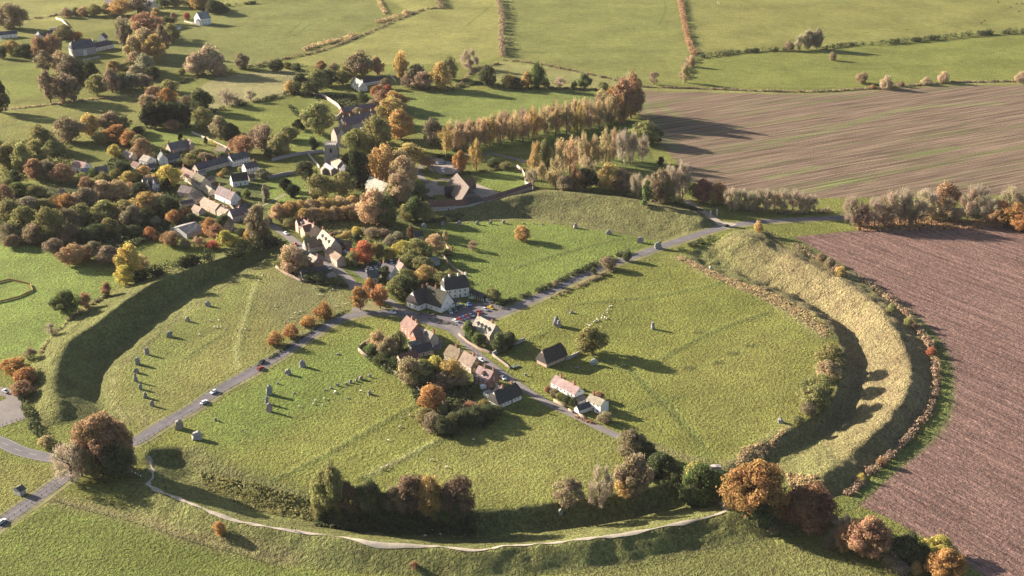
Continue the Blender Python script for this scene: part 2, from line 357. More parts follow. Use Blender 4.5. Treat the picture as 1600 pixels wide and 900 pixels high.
# cricket field and west side
field([(-300,372),(60,375),(100,385),(100,410),(180,428),(182,440),(165,462),(120,492),(80,525),(58,560),(0,575),(-300,600)], (.122,.142,.042), tu=.2)
field([(200,385),(290,372),(330,395),(215,425)], GR['mid']); field([(-200,665),(38,655),(60,680),(85,715),(0,690),(-200,640)], GR['mid']); field([(-200,720),(90,725),(95,745),(0,810),(-200,900)], GR['olive'], tu=.6)
# ploughland
field([(1240,370),(1320,362),(1420,354),(1560,350),(1800,340),(2300,560),(2300,1300),(1640,1000),(1545,905),(1480,860),(1400,815),(1345,790),(1335,795),(1400,735),(1452,690),(1480,650),(1488,600),(1480,555),(1460,525),(1430,495),(1400,470),(1350,436),(1300,405)], (.122,.076,.064), .9, pl=1, tu=0)
field([(988,142),(1200,147),(1290,147),(1400,139),(1500,134),(1800,130),(2300,200),(2300,290),(1560,305),(1400,308),(1260,310),(1150,302),(1090,292),(1062,258),(1030,222),(1000,182)], (.138,.098,.07), .9, st=1, tu=0)
# green verge beside the plough
stroke([(1322,795),(1395,732),(1450,688),(1478,648),(1484,600),(1476,555),(1455,522),(1428,495),(1395,468),(1345,436),(1295,405),(1235,372)], 4.2, (.09,.1,.036), .9)
stroke([(1000,139),(1200,144),(1290,146),(1400,137),(1500,131),(1640,129)], 5, GR['straw'], .9); stroke([(0,172),(120,158),(230,148)], 5, (.12,.1,.075), .8)
for P in ([(1080,300),(1250,300),(1310,285),(1360,282)], [(1200,278),(1240,270),(1275,262)], [(1290,290),(1330,283)], [(1000,150),(1020,185),(1055,235)], [(1030,165),(1060,182)], [(1440,240),(1490,232)], [(1200,222),(1290,205),(1420,170),(1560,162)]):
    stroke(P, 7, (.125,.15,.05), .5)
# inside the ring
field([(690,348),(760,346),(860,350),(950,362),(1060,384),(1000,396),(900,434),(790,478),(745,455),(705,420),(690,385)], (.112,.128,.037), tu=.5)
field([(790,490),(900,440),(1060,402),(1150,440),(1240,485),(1290,535),(1300,575),(1280,640),(1200,690),(1120,730),(990,690),(960,670),(860,625),(745,545)], (.128,.124,.037), tu=.5)
field([(1040,560),(1200,500),(1280,540),(1270,640),(1180,690),(1080,690)], (.14,.125,.043), 25, tu=.45, a=.7)
field([(430,405),(540,450),(550,480),(420,550),(220,668),(190,650),(178,625),(180,590),(240,532),(340,456)], (.14,.126,.047), tu=.45)
field([(440,410),(540,450),(548,478),(450,520),(400,470)], (.14,.125,.062), 15, tu=.8, a=.9)
field([(195,565),(300,490),(400,425),(385,460),(290,545),(225,640)], (.115,.125,.04), 15, a=.7)
field([(230,690),(420,580),(560,500),(620,500),(620,540),(560,545),(600,580),(690,630),(720,660),(960,690),(990,760),(870,785),(740,795),(600,796),(480,775),(340,722)], (.125,.12,.037), tu=.45)
field([(300,650),(420,580),(560,520),(600,570),(520,630),(430,680),(340,700)], (.1,.122,.034), 14, a=.8)
field([(600,770),(690,690),(840,660),(960,690),(980,760),(870,783),(740,793)], (.138,.128,.045), 10, a=.8)
# outer foreground
field([(-400,1000),(0,835),(85,780),(200,812),(270,835),(310,848),(370,863),(440,885),(540,905),(700,1000),(700,1400),(-400,1400)], (.112,.12,.036), .8, tu=1.)
field([(700,1400),(880,893),(1000,878),(1100,860),(1200,843),(1300,858),(1400,905),(1600,1050),(1600,1400)], (.135,.125,.05), 2, tu=1.)
# rough grass of bank and ditch
INS = np.zeros(X.shape); fx = (X-RX0)/RS; fy = (Y-RY0)/RS; inb = (fx > 1)&(fx < nx-2)&(fy > 1)&(fy < ny-2)
INS[inb] = INSIDE[fy[inb].astype(int), fx[inb].astype(int)]
paint(smooth(.25, .8, INS), (.118,.112,.046), tu=.7)
east = smooth(100, 180, X)*smooth(.3, .8, INS)
paint(east*.9, (.19,.14,.085), tu=1.); paint(smooth(720, 760, Y)*smooth(-60, 0, X)*smooth(.3, .8, INS)*.75, (.13,.115,.058), tu=1.)
stroke([(1060,402),(1102,424),(1145,443),(1185,459),(1222,479),(1256,502),(1286,524)], 6.5, GR['straw'], .95, 1.6); stroke([(1120,735),(1160,716),(1200,691),(1235,668)], 6, GR['straw'], .8, 1.5)
stroke([(200,660),(177,625),(180,592),(195,568),(237,532),(295,485),(340,455),(400,421)], 2.2, (.17,.145,.07), .9); stroke([(190,650),(215,640),(230,660)], 10, (.16,.14,.065), .6)
stroke([(85,782),(200,806),(290,838),(370,857),(450,875)], 7, (.16,.13,.07), .8, 1.); stroke([(300,705),(350,735),(420,760),(480,782)], 9, (.12,.11,.055), .8, 1.8)
stroke([(1000,690),(1060,712),(1100,722)], 5, GR['straw'], .8, 1.6); stroke([(1180,362),(1240,395),(1300,425),(1370,470)], 5, (.13,.13,.045), .5)
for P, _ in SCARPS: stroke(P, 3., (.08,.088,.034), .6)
for P in ([(372,575),(370,540),(385,490),(400,440)], [(575,745),(680,690)]): stroke(P, 2.4, (.2,.185,.085), .95)
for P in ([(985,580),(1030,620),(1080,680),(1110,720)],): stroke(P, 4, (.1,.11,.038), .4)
for x, y, w in ((1143,552,5), (1075,575,4), (1090,520,4), (1120,566,3), (1170,540,4)): stroke([(x-w,y),(x+w,y)], 3, (.06,.06,.028), .7, 1.5)
# dark field lines in the far pasture
for P in ([(1200,6),(1330,4),(1500,2)], [(1200,66),(1330,52),(1480,42),(1600,36)], [(1250,96),(1330,108),(1430,104),(1490,100),(1560,80),(1600,85)], [(820,82),(960,80),(1050,80)], [(1028,40),(1040,18),(1038,0)], [(400,66),(460,55),(500,32),(600,24)], [(730,40),(770,6)], [(0,200),(50,188)], [(450,52),(470,36)]):
    stroke(P, 2.2, (.06,.085,.028), .55)
# paved and gravelled ground is laid as sheets further down; bare earth round the village
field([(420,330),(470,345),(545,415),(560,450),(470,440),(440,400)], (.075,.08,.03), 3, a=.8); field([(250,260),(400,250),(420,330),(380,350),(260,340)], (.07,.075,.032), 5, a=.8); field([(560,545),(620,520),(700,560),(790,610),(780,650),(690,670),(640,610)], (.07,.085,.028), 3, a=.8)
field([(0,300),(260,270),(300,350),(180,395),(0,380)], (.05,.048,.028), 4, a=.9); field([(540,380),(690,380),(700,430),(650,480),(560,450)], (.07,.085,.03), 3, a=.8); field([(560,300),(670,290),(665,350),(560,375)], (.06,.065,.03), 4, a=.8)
nvx = X.shape[1]; idx = np.arange(X.size, dtype=np.int32).reshape(X.shape)
F = np.stack([idx[:-1,:-1], idx[:-1,1:], idx[1:,1:], idx[1:,:-1]], -1).reshape(-1, 4)
def ang(p, q):
    a, b = g(*p), g(*q); return math.atan2(b[1]-a[1], b[0]-a[0])
A_PL, A_ST = ang((1240,380),(1480,475)), ang((1200,222),(1600,158))
def f_ground(n):
    p = n.pos(); c = n.attr('Col', 'Color'); pl = n.attr('pl'); st = n.attr('st'); tu = n.attr('tu')
    # pasture: clumps, patches, tussocks
    n1 = n.noise(p, .02, 4, .6); n2 = n.noise(p, .14, 3, .6); n3 = n.noise(p, .62, 3, .7); n4 = n.noise(p, 1.5, 2, .6)
    k = n.math('MULTIPLY', n.ramp(n1, .3, .7, .78, 1.22), n.ramp(n2, .3, .7, .82, 1.18))
    k = n.math('MULTIPLY', k, n.ramp(n3, .33, .67, .68, 1.36)); k = n.math('MULTIPLY', k, n.ramp(n4, .33, .67, .66, 1.36))
    grass = n.mix(1., n.scale_col(c, k), (1.11, 1.15, 1.05), 'MULTIPLY')
    grass = n.mix(n.ramp(n3, .55, .75, 0, .45), grass, n.mix(1., grass, (1.45, 1.15, 1.2), 'MULTIPLY'))
    grass = n.mix(n.ramp(n2, .35, .65, .0, .35), grass, n.mix(1., grass, (.78, 1.0, .75), 'MULTIPLY'))
    # ploughed soil: clods and pale flints along the furrows
    q = n.mapping(p, A_PL, (8., 1.5, 1)); f1 = n.noise(q, 1., 3, .7); f2 = n.noise(n.mapping(p, A_PL, (70., 3., 1)), 1., 3, .6)
    soil = n.scale_col(c, n.math('MULTIPLY', n.ramp(f1, .32, .68, .7, 1.3), n.math('MULTIPLY', n.ramp(f2, .35, .65, .72, 1.28), n.ramp(n1, .3, .7, .9, 1.1))))
    soil = n.mix(n.ramp(n.noise(n.mapping(p, A_PL, (2.6, .8, 1)), 1., 2), .54, .66, 0, .8), soil, n.mix(1., soil, (2.1, 2.0, 1.9), 'MULTIPLY'))
    # stubble field: long drill lines, green shoots
    r = n.mapping(p, A_ST, (90., 2.6, 1)); s1 = n.noise(r, 1., 3, .7); s2 = n.noise(n.mapping(p, A_ST, (160., 16., 1)), 1., 3, .6)
    stub = n.scale_col(c, n.math('MULTIPLY', n.ramp(s1, .36, .64, .5, 1.5), n.ramp(n3, .3, .7, .85, 1.15)))
    stub = n.mix(n.ramp(s2, .52, .68, 0, .6), stub, (.1, .118, .04)); stub = n.mix(n.ramp(s2, .25, .42, .45, 0), stub, (.085, .06, .046))
    col = n.mix(st, n.mix(pl, grass, soil), stub)
    hg = n.math('ADD', n.math('MULTIPLY', n3, 1.1), n.math('MULTIPLY', n4, .35)); hg = n.math('MULTIPLY', hg, n.math('ADD', tu, .25))
    hp = n.math('MULTIPLY', f1, .26); hs = n.math('MULTIPLY', s1, .35)
    h = n.math('ADD', n.math('ADD', hg, n.math('MULTIPLY', hp, pl)), n.math('MULTIPLY', hs, st))
    return n.principled(col, 1., n.bump(h, 1., 2.3), .05)
M['ground'] = simple('turf_and_soil', f_ground)
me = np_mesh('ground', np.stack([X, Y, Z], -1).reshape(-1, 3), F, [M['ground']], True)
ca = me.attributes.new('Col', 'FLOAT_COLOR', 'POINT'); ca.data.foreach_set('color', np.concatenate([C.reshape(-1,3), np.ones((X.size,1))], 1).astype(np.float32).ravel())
for nm, A in (('pl', PL), ('st', ST), ('tu', TU)):
    at = me.attributes.new(nm, 'FLOAT', 'POINT'); at.data.foreach_set('value', A.astype(np.float32).ravel())
tag(link('ground', me), kind='structure')
# ================================================================ roads, paths and yards
def densify(P, step=2.0):
    P = np.asarray(P, float); out = [P[0]]
    for a, b in zip(P[:-1], P[1:]):
        n = max(1, int(np.linalg.norm(b-a)/step)); out += [a+(b-a)*t for t in np.linspace(0, 1, n+1)[1:]]
    return np.array(out)
def offset(Pw, off):
    d = np.gradient(Pw, axis=0); nrm = np.stack([-d[:,1], d[:,0]], 1); nrm /= np.linalg.norm(nrm, axis=1)[:, None]+1e-9
    return Pw + nrm*off
def centre(P, terrain=False):
    w = [gz(*p)[:2] for p in P] if terrain else W2(P)
    return densify(catmull(w, 14), 1.6)
def ribbon(name, Pw, off, width, mat, lift, wob=0., cols=3, kind='structure'):
    n = len(Pw); ww = width*(1+wob*np.interp(np.arange(n), np.arange(0, n+8, 4), rng.uniform(-1, 1, len(np.arange(0, n+8, 4))))) if wob else np.full(n, width)
    d = np.gradient(Pw, axis=0); nrm = np.stack([-d[:,1], d[:,0]], 1); nrm /= np.linalg.norm(nrm, axis=1)[:, None]+1e-9
    V = []
    for k in range(cols+1):
        q = Pw + nrm*(off + ww*(k/cols-.5))[:, None]; V.append(np.stack([q[:,0], q[:,1], zat(q[:,0], q[:,1])+lift], 1))
    V = np.stack(V, 1).reshape(-1, 3); c1 = cols+1
    i = np.arange(n-1)[:, None]*c1 + np.arange(cols)[None, :]
    Fq = np.stack([i, i+c1, i+c1+1, i+1], -1).reshape(-1, 4)[:, ::-1]
    o = link(name, np_mesh(name, V, Fq, [mat])); return tag(o, kind=kind)
cm = centre(ROAD_MAIN)
ribbon('road', cm, 0, 6.2, M['asphalt'], .06)
ribbon('verge', cm, -4.6, 2.4, M['verge'], .045, .3); ribbon('verge', cm, 4.2, 1.6, M['verge'], .045, .3)
cw = centre(ROAD_WEST); ribbon('road', cw, 0, 7., M['asphalt'], .064)
cs_ = centre(STREET); ribbon('road', cs_, 0, 5.6, M['lane'], .068)
ribbon('road', centre(STREET_B), 0, 5., M['lane'], .072)
cl = centre(LANE); ribbon('lane', cl, 0, 4.6, M['lane'], .076)
ribbon('lane', centre(DRIVE), 0, 5.0, M['gravel'], .08)
ribbon('lane', centre([(668,285),(655,272),(662,255),(690,245),(760,240),(800,247),(822,253)]), 0, 4., M['lane'], .066)
ribbon('path', centre([(233,712),(236,728),(239,745),(232,757),(250,768),(285,782),(330,800),(370,814),(400,820),(460,830),(530,840),(580,849),(650,853),(700,856),(740,860),(770,857),(800,853),(870,848),(905,843),(960,837),(1040,822),(1120,804),(1134,796),(1126,785)], True), 0, 1.7, M['chalk'], .12, .75)
ribbon('path', centre([(410,322),(430,312),(447,303)]), 0, 1.6, M['gravel'], .06)
def dashes(name, Pw, off, w, on, gap, mat, lift, i0=0, i1=None):
    """road paint along a road: real strips laid on the surface"""
    s = np.concatenate([[0], np.cumsum(np.linalg.norm(np.diff(Pw, axis=0), axis=1))]); i1 = i1 or s[-1]
    d = np.gradient(Pw, axis=0); nrm = np.stack([-d[:,1], d[:,0]], 1); nrm /= np.linalg.norm(nrm, axis=1)[:, None]
    Q = Pw+nrm*off; V = []; Fq = []
    t = i0
    while t+on < i1:
        e = []
        for u in (t, t+on):
            x, y = np.interp(u, s, Q[:,0]), np.interp(u, s, Q[:,1]); nx_, ny_ = np.interp(u, s, nrm[:,0]), np.interp(u, s, nrm[:,1])
            for k in (-.5, .5): e.append((x+nx_*w*k, y+ny_*w*k, float(zat(x, y))+lift))
        b = len(V); V += e; Fq.append((b, b+2, b+3, b+1)[::-1]); t += on+gap
    return tag(link(name, np_mesh(name, V, Fq, [mat])), kind='structure')
dashes('road_marking', cm, 0, .16, 3, 6, M['mark'], .085); dashes('road_marking', cw, 0, .2, 4, 5, M['mark'], .09)
for off in (-2.8, 2.8): dashes('road_marking', cm, off, .12, 3., .0, M['mark'], .085)
for off in (-3.1, 3.1): dashes('road_marking', cw, off, .12, 3., .0, M['mark'], .09)
def sheet(name, P, mat, lift):
    w = W2(P); bm = bmesh.new(); f = bm.faces.new([bm.verts.new((x, y, lift)) for x, y in w]); bmesh.ops.triangulate(bm, faces=[f])
    me = bpy.data.meshes.new(name); bm.normal_update()
    for f in bm.faces:
        if f.normal.z < 0: f.normal_flip()
    bm.to_mesh(me); bm.free(); me.materials.append(mat); return tag(link(name, me), kind='structure')
sheet('forecourt', [(640,487),(690,493),(735,474),(757,472),(785,478),(770,492),(745,505),(725,520),(733,533),(716,530),(700,517),(660,505)], M['asphalt'], .052)
sheet('car_park', [(552,424),(585,412),(625,402),(640,405),(628,418),(595,428),(580,438),(566,434)], M['asphalt'], .048)
sheet('car_park', [(665,252),(672,247),(705,250),(722,262),(722,272),(690,272),(668,262)], M['gravel'], .05)
sheet('barn_yard', [(664,288),(680,280),(705,278),(745,287),(782,302),(752,318),(700,326),(668,326)], M['gravel'], .046)
sheet('car_park', [(-60,600),(12,606),(28,616),(36,636),(40,654),(0,668),(-60,680)], M['lane'], .05)
sheet('lane_apron', [(1112,340),(1128,346),(1152,350),(1138,358),(1122,352)], M['chalk'], .09)
sheet('yard', [(668,537),(684,529),(692,533),(690,545),(676,548)], M['lane'], .05)
sheet('street_island', [(566,484),(577,471),(588,470),(600,478),(604,484),(590,486)], M['verge'], .12)
# ================================================================ trees, shrubs, hedges
def fit(V, zlo):
    """scales a crown to one unit across, from zlo up to one unit high"""
    q = np.quantile(np.hypot(V[:,0], V[:,1]), .985); a, b = np.quantile(V[:,2], [.01, .992])
    V[:,:2] *= .5/q; V[:,2] = zlo + (V[:,2]-a)*(1-zlo)/(b-a); return V
def leaf_mesh(name, cen, rad, dirs, n, size, seed, mats, flat=.45, aspect=1., unit=None):
    """n small leaf-sized quads scattered on and inside clumps; attribute v gives each leaf its own tint"""
    r = np.random.default_rng(seed); wt = rad[:,0]**2*r.uniform(.3, 1.5, len(cen)); k = r.choice(len(cen), n, p=wt/wt.sum())
    d = r.standard_normal((n, 3)); d /= np.linalg.norm(d, axis=1)[:, None]
    rr = r.uniform(.5, 1.05, n)**.6*np.where(r.random(n) < .1, r.uniform(1., 1.4, n), 1.)
    P = cen[k] + d*rad[k]*rr[:, None]
    nrm = d*.8 + flat*r.standard_normal((n, 3)); nrm[:,2] += .15; nrm /= np.linalg.norm(nrm, axis=1)[:, None]
    t = np.cross(nrm, r.standard_normal((n, 3))); t /= np.linalg.norm(t, axis=1)[:, None]; b = np.cross(nrm, t)
    s = size*r.uniform(.6, 1.35, n)[:, None]; a = aspect
    V = np.stack([P-t*s-b*s*a, P+t*s-b*s*a*.7, P+t*s*.8+b*s*a, P-t*s*.7+b*s*a], 1).reshape(-1, 3)
    if unit: V = fit(V, unit)
    me = np_mesh(name, V, np.arange(4*n).reshape(-1, 4), mats)
    v = np.clip(.5+.22*r.standard_normal(n)+.16*np.repeat(r.standard_normal(len(cen)), 1)[k], 0, 1)
    at = me.attributes.new('v', 'FLOAT', 'FACE'); at.data.foreach_set('value', v.astype(np.float32)); return me
def trunk_mesh(name, seed, top=.62, r0=.035, limbs=6, lean=.02, spread=.3, z0=.28):
    r = random.Random(seed); mb = MB(); p = Vector((0,0,-.03)); pts = [p]
    for i in range(4): p = Vector((r.uniform(-lean, lean), r.uniform(-lean, lean), top*(i+1)/4)); pts.append(p)
    rad = [r0*1.25, r0, r0*.8, r0*.55, r0*.25]
    for i in range(4): mb.tube(pts[i], pts[i+1], rad[i], rad[i+1], 7)
    for j in range(limbs):
        z = r.uniform(z0, top*.9); a = j*2.4+r.uniform(-.4, .4); e = Vector((math.cos(a)*spread, math.sin(a)*spread, z+r.uniform(.14, .34)))
        m_ = Vector((math.cos(a)*spread*.45, math.sin(a)*spread*.45, z+.07)); mb.tube((0,0,z), m_, r0*.5, r0*.32, 5); mb.tube(m_, e, r0*.32, r0*.1, 5)
        for q in range(2): mb.tube(m_, e+Vector((r.uniform(-.13,.13), r.uniform(-.13,.13), r.uniform(-.02,.12))), r0*.22, r0*.06, 4)
    return mb.mesh(name, M['bark'])
def clumps(n, seed, zlo, zhi, shape, rmin, rmax, fill=.85):
    r = np.random.default_rng(seed); out = []
    while len(out) < n:
        p = r.uniform(-1, 1, 3)
        if np.linalg.norm(p) > 1 or np.linalg.norm(p) < .35: continue
        t = (p[2]+1)/2; w = shape(t)*.5*fill; out.append((p[0]*w, p[1]*w, zlo+(zhi-zlo)*t))
    c = np.array(out); rad = r.uniform(rmin, rmax, n)[:, None]*r.uniform(.75, 1.3, (n, 3)); c[:,0] *= r.uniform(.85, 1.1); c[:,:2] += r.uniform(-.06, .06, 2)*c[:,2:3]; return c, rad
FORMS = {}
def form(key, seeds, n, size, ncl, zlo, zhi, shape, rmin, rmax, tr, zsq=.8, fill=.85, aspect=1., zb=.1):
    FORMS[key] = []
    for sd in seeds:
        c, rad = clumps(ncl, sd, zlo, zhi, shape, rmin, rmax, fill); rad[:,2] *= zsq
        FORMS[key].append((leaf_mesh('crown', c, rad, None, n, size, sd+50, [M['leaf']], aspect=aspect, unit=zb), trunk_mesh('trunk', sd, **tr)))
ball = lambda t: max(.25, (1-(2*t-.85)**2*.75))
egg = lambda t: .35+.65*math.sin(min(1, t*1.25+.2)*math.pi*.72)
form('b', (1,2,3,4,5,6), 7500, .0145, 75, .2, .88, lambda t: 1-abs(t-.42)**1.6*1.5, .06, .16, dict(limbs=6))
form('B', (11,12), 24000, .0095, 170, .2, .9, lambda t: 1-abs(t-.4)**1.7*1.5, .04, .11, dict(limbs=8, r0=.03))
form('t', (21,22,23,24), 5200, .0155, 60, .25, .9, lambda t: .6+.45*math.sin(t*math.pi), .07, .15, dict(limbs=7, r0=.03, top=.8, z0=.2), zsq=.6, zb=.16)
form('c', (31,32), 3200, .02, 30, .07, .9, lambda t: 1.05-t*.85, .1, .17, dict(limbs=2, top=.8), zsq=.7, zb=.04)
form('y', (41,42), 4200, .02, 34, .12, .82, lambda t: 1-abs(t-.35)**1.7*1.3, .14, .2, dict(limbs=4, top=.5), zsq=.8, zb=.04)
form('s', (51,52,53), 3600, .02, 34, .14, .78, lambda t: 1-abs(t-.3)**1.6*1.2, .15, .24, dict(limbs=5, top=.5, r0=.03, z0=.08), zb=.02)
# bare trees: a few leaves left among many fine twigs
def twig_mesh(name, seed, n, zlo, zhi, shape, L=.085, w=.0045, leaves=.25, core=0.):
    r = np.random.default_rng(seed); c, rad = clumps(30, seed, zlo, zhi, shape, .1, .18); k = r.integers(0, len(c), n)
    d = r.standard_normal((n,3)); d /= np.linalg.norm(d, axis=1)[:,None]; P = c[k]+d*rad[k]*r.uniform(.2, 1, n)[:,None]
    out = P-np.array([0,0,(zlo*.6+zhi*.4)*.7]); out /= np.linalg.norm(out, axis=1)[:,None]
    t = out+.55*r.standard_normal((n,3)); t /= np.linalg.norm(t, axis=1)[:,None]; b = np.cross(t, r.standard_normal((n,3))); b /= np.linalg.norm(b, axis=1)[:,None]
    lf = r.random(n) < leaves
    ll = np.where(lf, .017, L*r.uniform(.5, 1.2, n))[:,None]; ww = np.where(lf, .013, w)[:,None]
    V = np.stack([P-t*ll-b*ww, P+t*ll-b*ww*.5, P+t*ll+b*ww*.5, P-t*ll+b*ww], 1).reshape(-1,3); V = fit(V, zlo*.5)
    me = np_mesh(name, V, np.arange(4*n).reshape(-1,4), [M['leaf']]); at = me.attributes.new('v', 'FLOAT', 'FACE'); at.data.foreach_set('value', np.clip(.45+.2*r.standard_normal(n), 0, 1).astype(np.float32)); return me
FORMS['x'] = [(twig_mesh('crown', sd, 2300, .26, .92, lambda t: .75+.4*math.sin(t*math.pi)), trunk_mesh('trunk', sd, top=.78, r0=.028, limbs=9, spread=.33, z0=.22)) for sd in (61,62,63)]
FORMS['d'] = [(twig_mesh('crown', sd, 4200, .06, .92, lambda t: .85+.3*math.sin(t*math.pi), .07, .005, .35), trunk_mesh('trunk', sd, top=.7, r0=.022, limbs=9, spread=.33, z0=.08)) for sd in (71,72)]
FORMS['l'] = [(twig_mesh('crown', sd, 3600, .2, .93, lambda t: .8+.3*math.sin(t*math.pi), .06, .005, .62), trunk_mesh('trunk', sd, top=.88, r0=.03, limbs=10, spread=.26, z0=.22)) for sd in (81,82,83,84)]
COLS = dict(rust=(0.335,0.200,0.127), orange=(0.396,0.212,0.098), red=(0.404,0.145,0.090), gold=(0.430,0.293,0.131), yellow=(0.456,0.365,0.119), tan=(0.421,0.306,0.189), brown=(0.258,0.196,0.135), olive=(0.245,0.221,0.102),
  green=(0.133,0.153,0.064), dark=(0.096,0.104,0.055), yew=(.036,.044,.026), pale=(0.430,0.340,0.226), bare=(.38,.30,.24), pink=(0.292,0.200,0.152), grey=(0.284,0.251,0.184), copper=(0.258,0.128,0.094), umber=(0.163,0.119,0.082))
CWORD = dict(rust='rust brown', orange='orange', red='red', gold='golden', yellow='yellow', tan='tan', brown='brown', umber='dark brown', olive='olive green', green='green', dark='dark green', yew='blackish green', pale='pale cream', bare='grey brown', pink='pinkish brown', grey='grey green', copper='deep copper')
FWORD = dict(b='broad', B='very large round', t='tall narrow', l='tall', c='conical evergreen', y='dense evergreen', s='bushy low', x='nearly leafless', d='twiggy half bare')
FNAME = dict(b='broadleaf_tree', B='broadleaf_tree', t='tall_tree', l='lime_tree', c='conifer_tree', y='yew_tree', s='shrub', x='bare_tree', d='twiggy_tree')
tr = random.Random(3)
def tree(x, yb, yt, w, color, fm, sect, group):
    if fm in 'btl' and yb < 345: w *= 1.1; yt -= .1*(yb-yt)
    if fm == 'x': w *= 1.3
    if 'village gardens by' in sect: w *= .85; yt += .12*(yb-yt)
    if sect.startswith('in the bare road') or sect.startswith('in the leafless'): yt += .12*(yb-yt)
    if fm in 'bs': w *= 1.17 if w < 45 else 1.06
    if fm == 't': w *= 1.1
    sc, th = pxm(*g(x, yb)); full = fm in 'bBysd'
    base = yb - (.24*w*math.sin(th) if full else 0); X0, Y0, Z0 = gz(x, base)
    sc, th = pxm(X0, Y0, Z0); wm = w/sc
    h = ((yb-yt)/sc - (.42*wm*math.sin(th) if full else .2*wm*math.sin(th)))/math.cos(th); h = max(h, .62*wm, 1.0)
    o = empty(FNAME[fm], (X0, Y0, Z0-.05), tr.uniform(0, 6.28)); o.rotation_euler.x = tr.uniform(-.06, .06); o.rotation_euler.y = tr.uniform(-.06, .06); o.scale = (wm*tr.uniform(.98, 1.1), wm*tr.uniform(.98, 1.1), h*tr.uniform(.98, 1.05))
    cm_, tm_ = tr.choice(FORMS[fm]); c = COLS[color]; j = tr.uniform(.88, 1.14)
    link('crown', cm_, o, tuple(q*j*tr.uniform(.95, 1.06) for q in c)); link('trunk', tm_, o)
    kind = 'shrub' if fm == 's' else 'evergreen' if fm == 'y' else 'tree'
    fw = FWORD[fm] if fm not in 'y' else 'dense'
    tag(o, f"{fw} {CWORD[color]} {kind} {sect}", 'shrub' if fm == 's' else 'tree', group, uniq=True); return o
def grove(sect, group, spec):
    for it in spec.replace('\n', ' ').split(';'):
        q = it.split(',')
        if len(q) < 5: continue
        x, yb, yt, w = map(float, q[:4]); tree(x, yb, yt, w, q[4].strip(), q[5].strip() if len(q) > 5 else 'b', sect, group)
grove('by the far left farm', 'trees round the far farm', """
8,44,14,22,brown;22,47,9,32,brown;4,92,72,16,dark,s;18,86,68,26,gold;40,90,74,24,dark;105,28,13,20,brown,s;118,24,12,16,dark,s;132,26,12,16,tan;146,26,11,22,olive;168,24,8,20,olive;186,26,2,28,gold;205,10,-10,26,yellow;
216,22,2,30,brown;0,178,130,24,dark;100,62,44,26,olive;108,60,54,14,orange,s;122,62,54,16,orange,s""")
grove('beside the far farmhouse', 'belt of trees by the far farmhouse', """
245,28,14,12,gold;262,42,28,18,dark;272,38,22,10,rust;232,60,24,44,rust,t;222,52,26,26,rust;196,80,34,24,brown,t;224,88,50,44,tan;242,98,58,28,gold;210,96,60,24,tan;214,112,84,28,tan;202,116,100,22,olive;180,117,96,22,gold;228,118,88,24,grey;
258,84,45,20,brown,t;270,68,40,20,olive;152,151,120,26,olive;176,146,112,22,brown;190,142,118,26,dark;206,140,116,26,grey;232,137,122,16,pale,s;240,126,106,24,dark;222,140,118,24,brown;212,124,104,20,pale;
62,92,60,20,rust;82,90,58,26,rust;72,116,82,26,brown,t;94,116,84,26,tan;108,130,90,32,brown;80,161,115,26,brown,t;100,160,118,34,brown;116,160,126,22,brown,t;128,132,100,28,dark;146,134,100,20,dark""")
grove('around the far gabled houses', 'trees by the far gabled houses', """
296,12,-6,24,olive;310,16,-8,24,gold;322,14,-6,22,orange;336,22,2,26,dark;292,31,20,10,red,s;275,12,-2,18,olive;258,12,-6,20,dark;350,20,8,16,dark,s""")
grove('standing by the far field hedge', 'pale trees by the field hedge', """309,119,86,28,pale;329,116,74,36,pale;380,109,85,20,brown;285,118,106,14,olive,s;345,120,98,18,tan,s""")
grove('above the village', 'trees between village and far fields', """
266,146,130,26,olive,s;262,161,142,26,orange;240,154,137,22,tan;232,172,150,26,tan;250,176,160,18,gold;292,172,152,20,brown;314,177,143,28,dark;302,168,150,16,brown;270,206,188,22,rust;318,206,172,28,olive;345,220,185,28,brown;361,222,194,24,dark;355,164,138,24,bare,x;392,157,138,18,bare,x;372,165,150,14,bare,x;
110,224,187,38,brown;140,214,182,30,gold;172,210,178,32,brown;192,206,182,26,olive;182,224,198,32,orange;202,230,206,26,orange;66,238,200,32,olive;218,211,196,18,dark,s;218,234,212,20,olive;160,226,206,22,olive;88,236,216,20,olive,s""")
for q in ((229,200,163,22),(244,201,160,22),(259,201,161,23),(274,200,163,22),(289,200,162,24),(236,194,160,20),(252,194,159,20),(268,194,160,20),(282,194,160,20)): tree(*q, 'yew', 'c', 'in the dark clump above the village lawn', 'dark conifers')
for q in ((282,222,206,8),(292,226,218,6),(322,226,214,7)): tree(*q, 'yew', 'c', 'on the bright village lawn', 'clipped yews on the lawn')
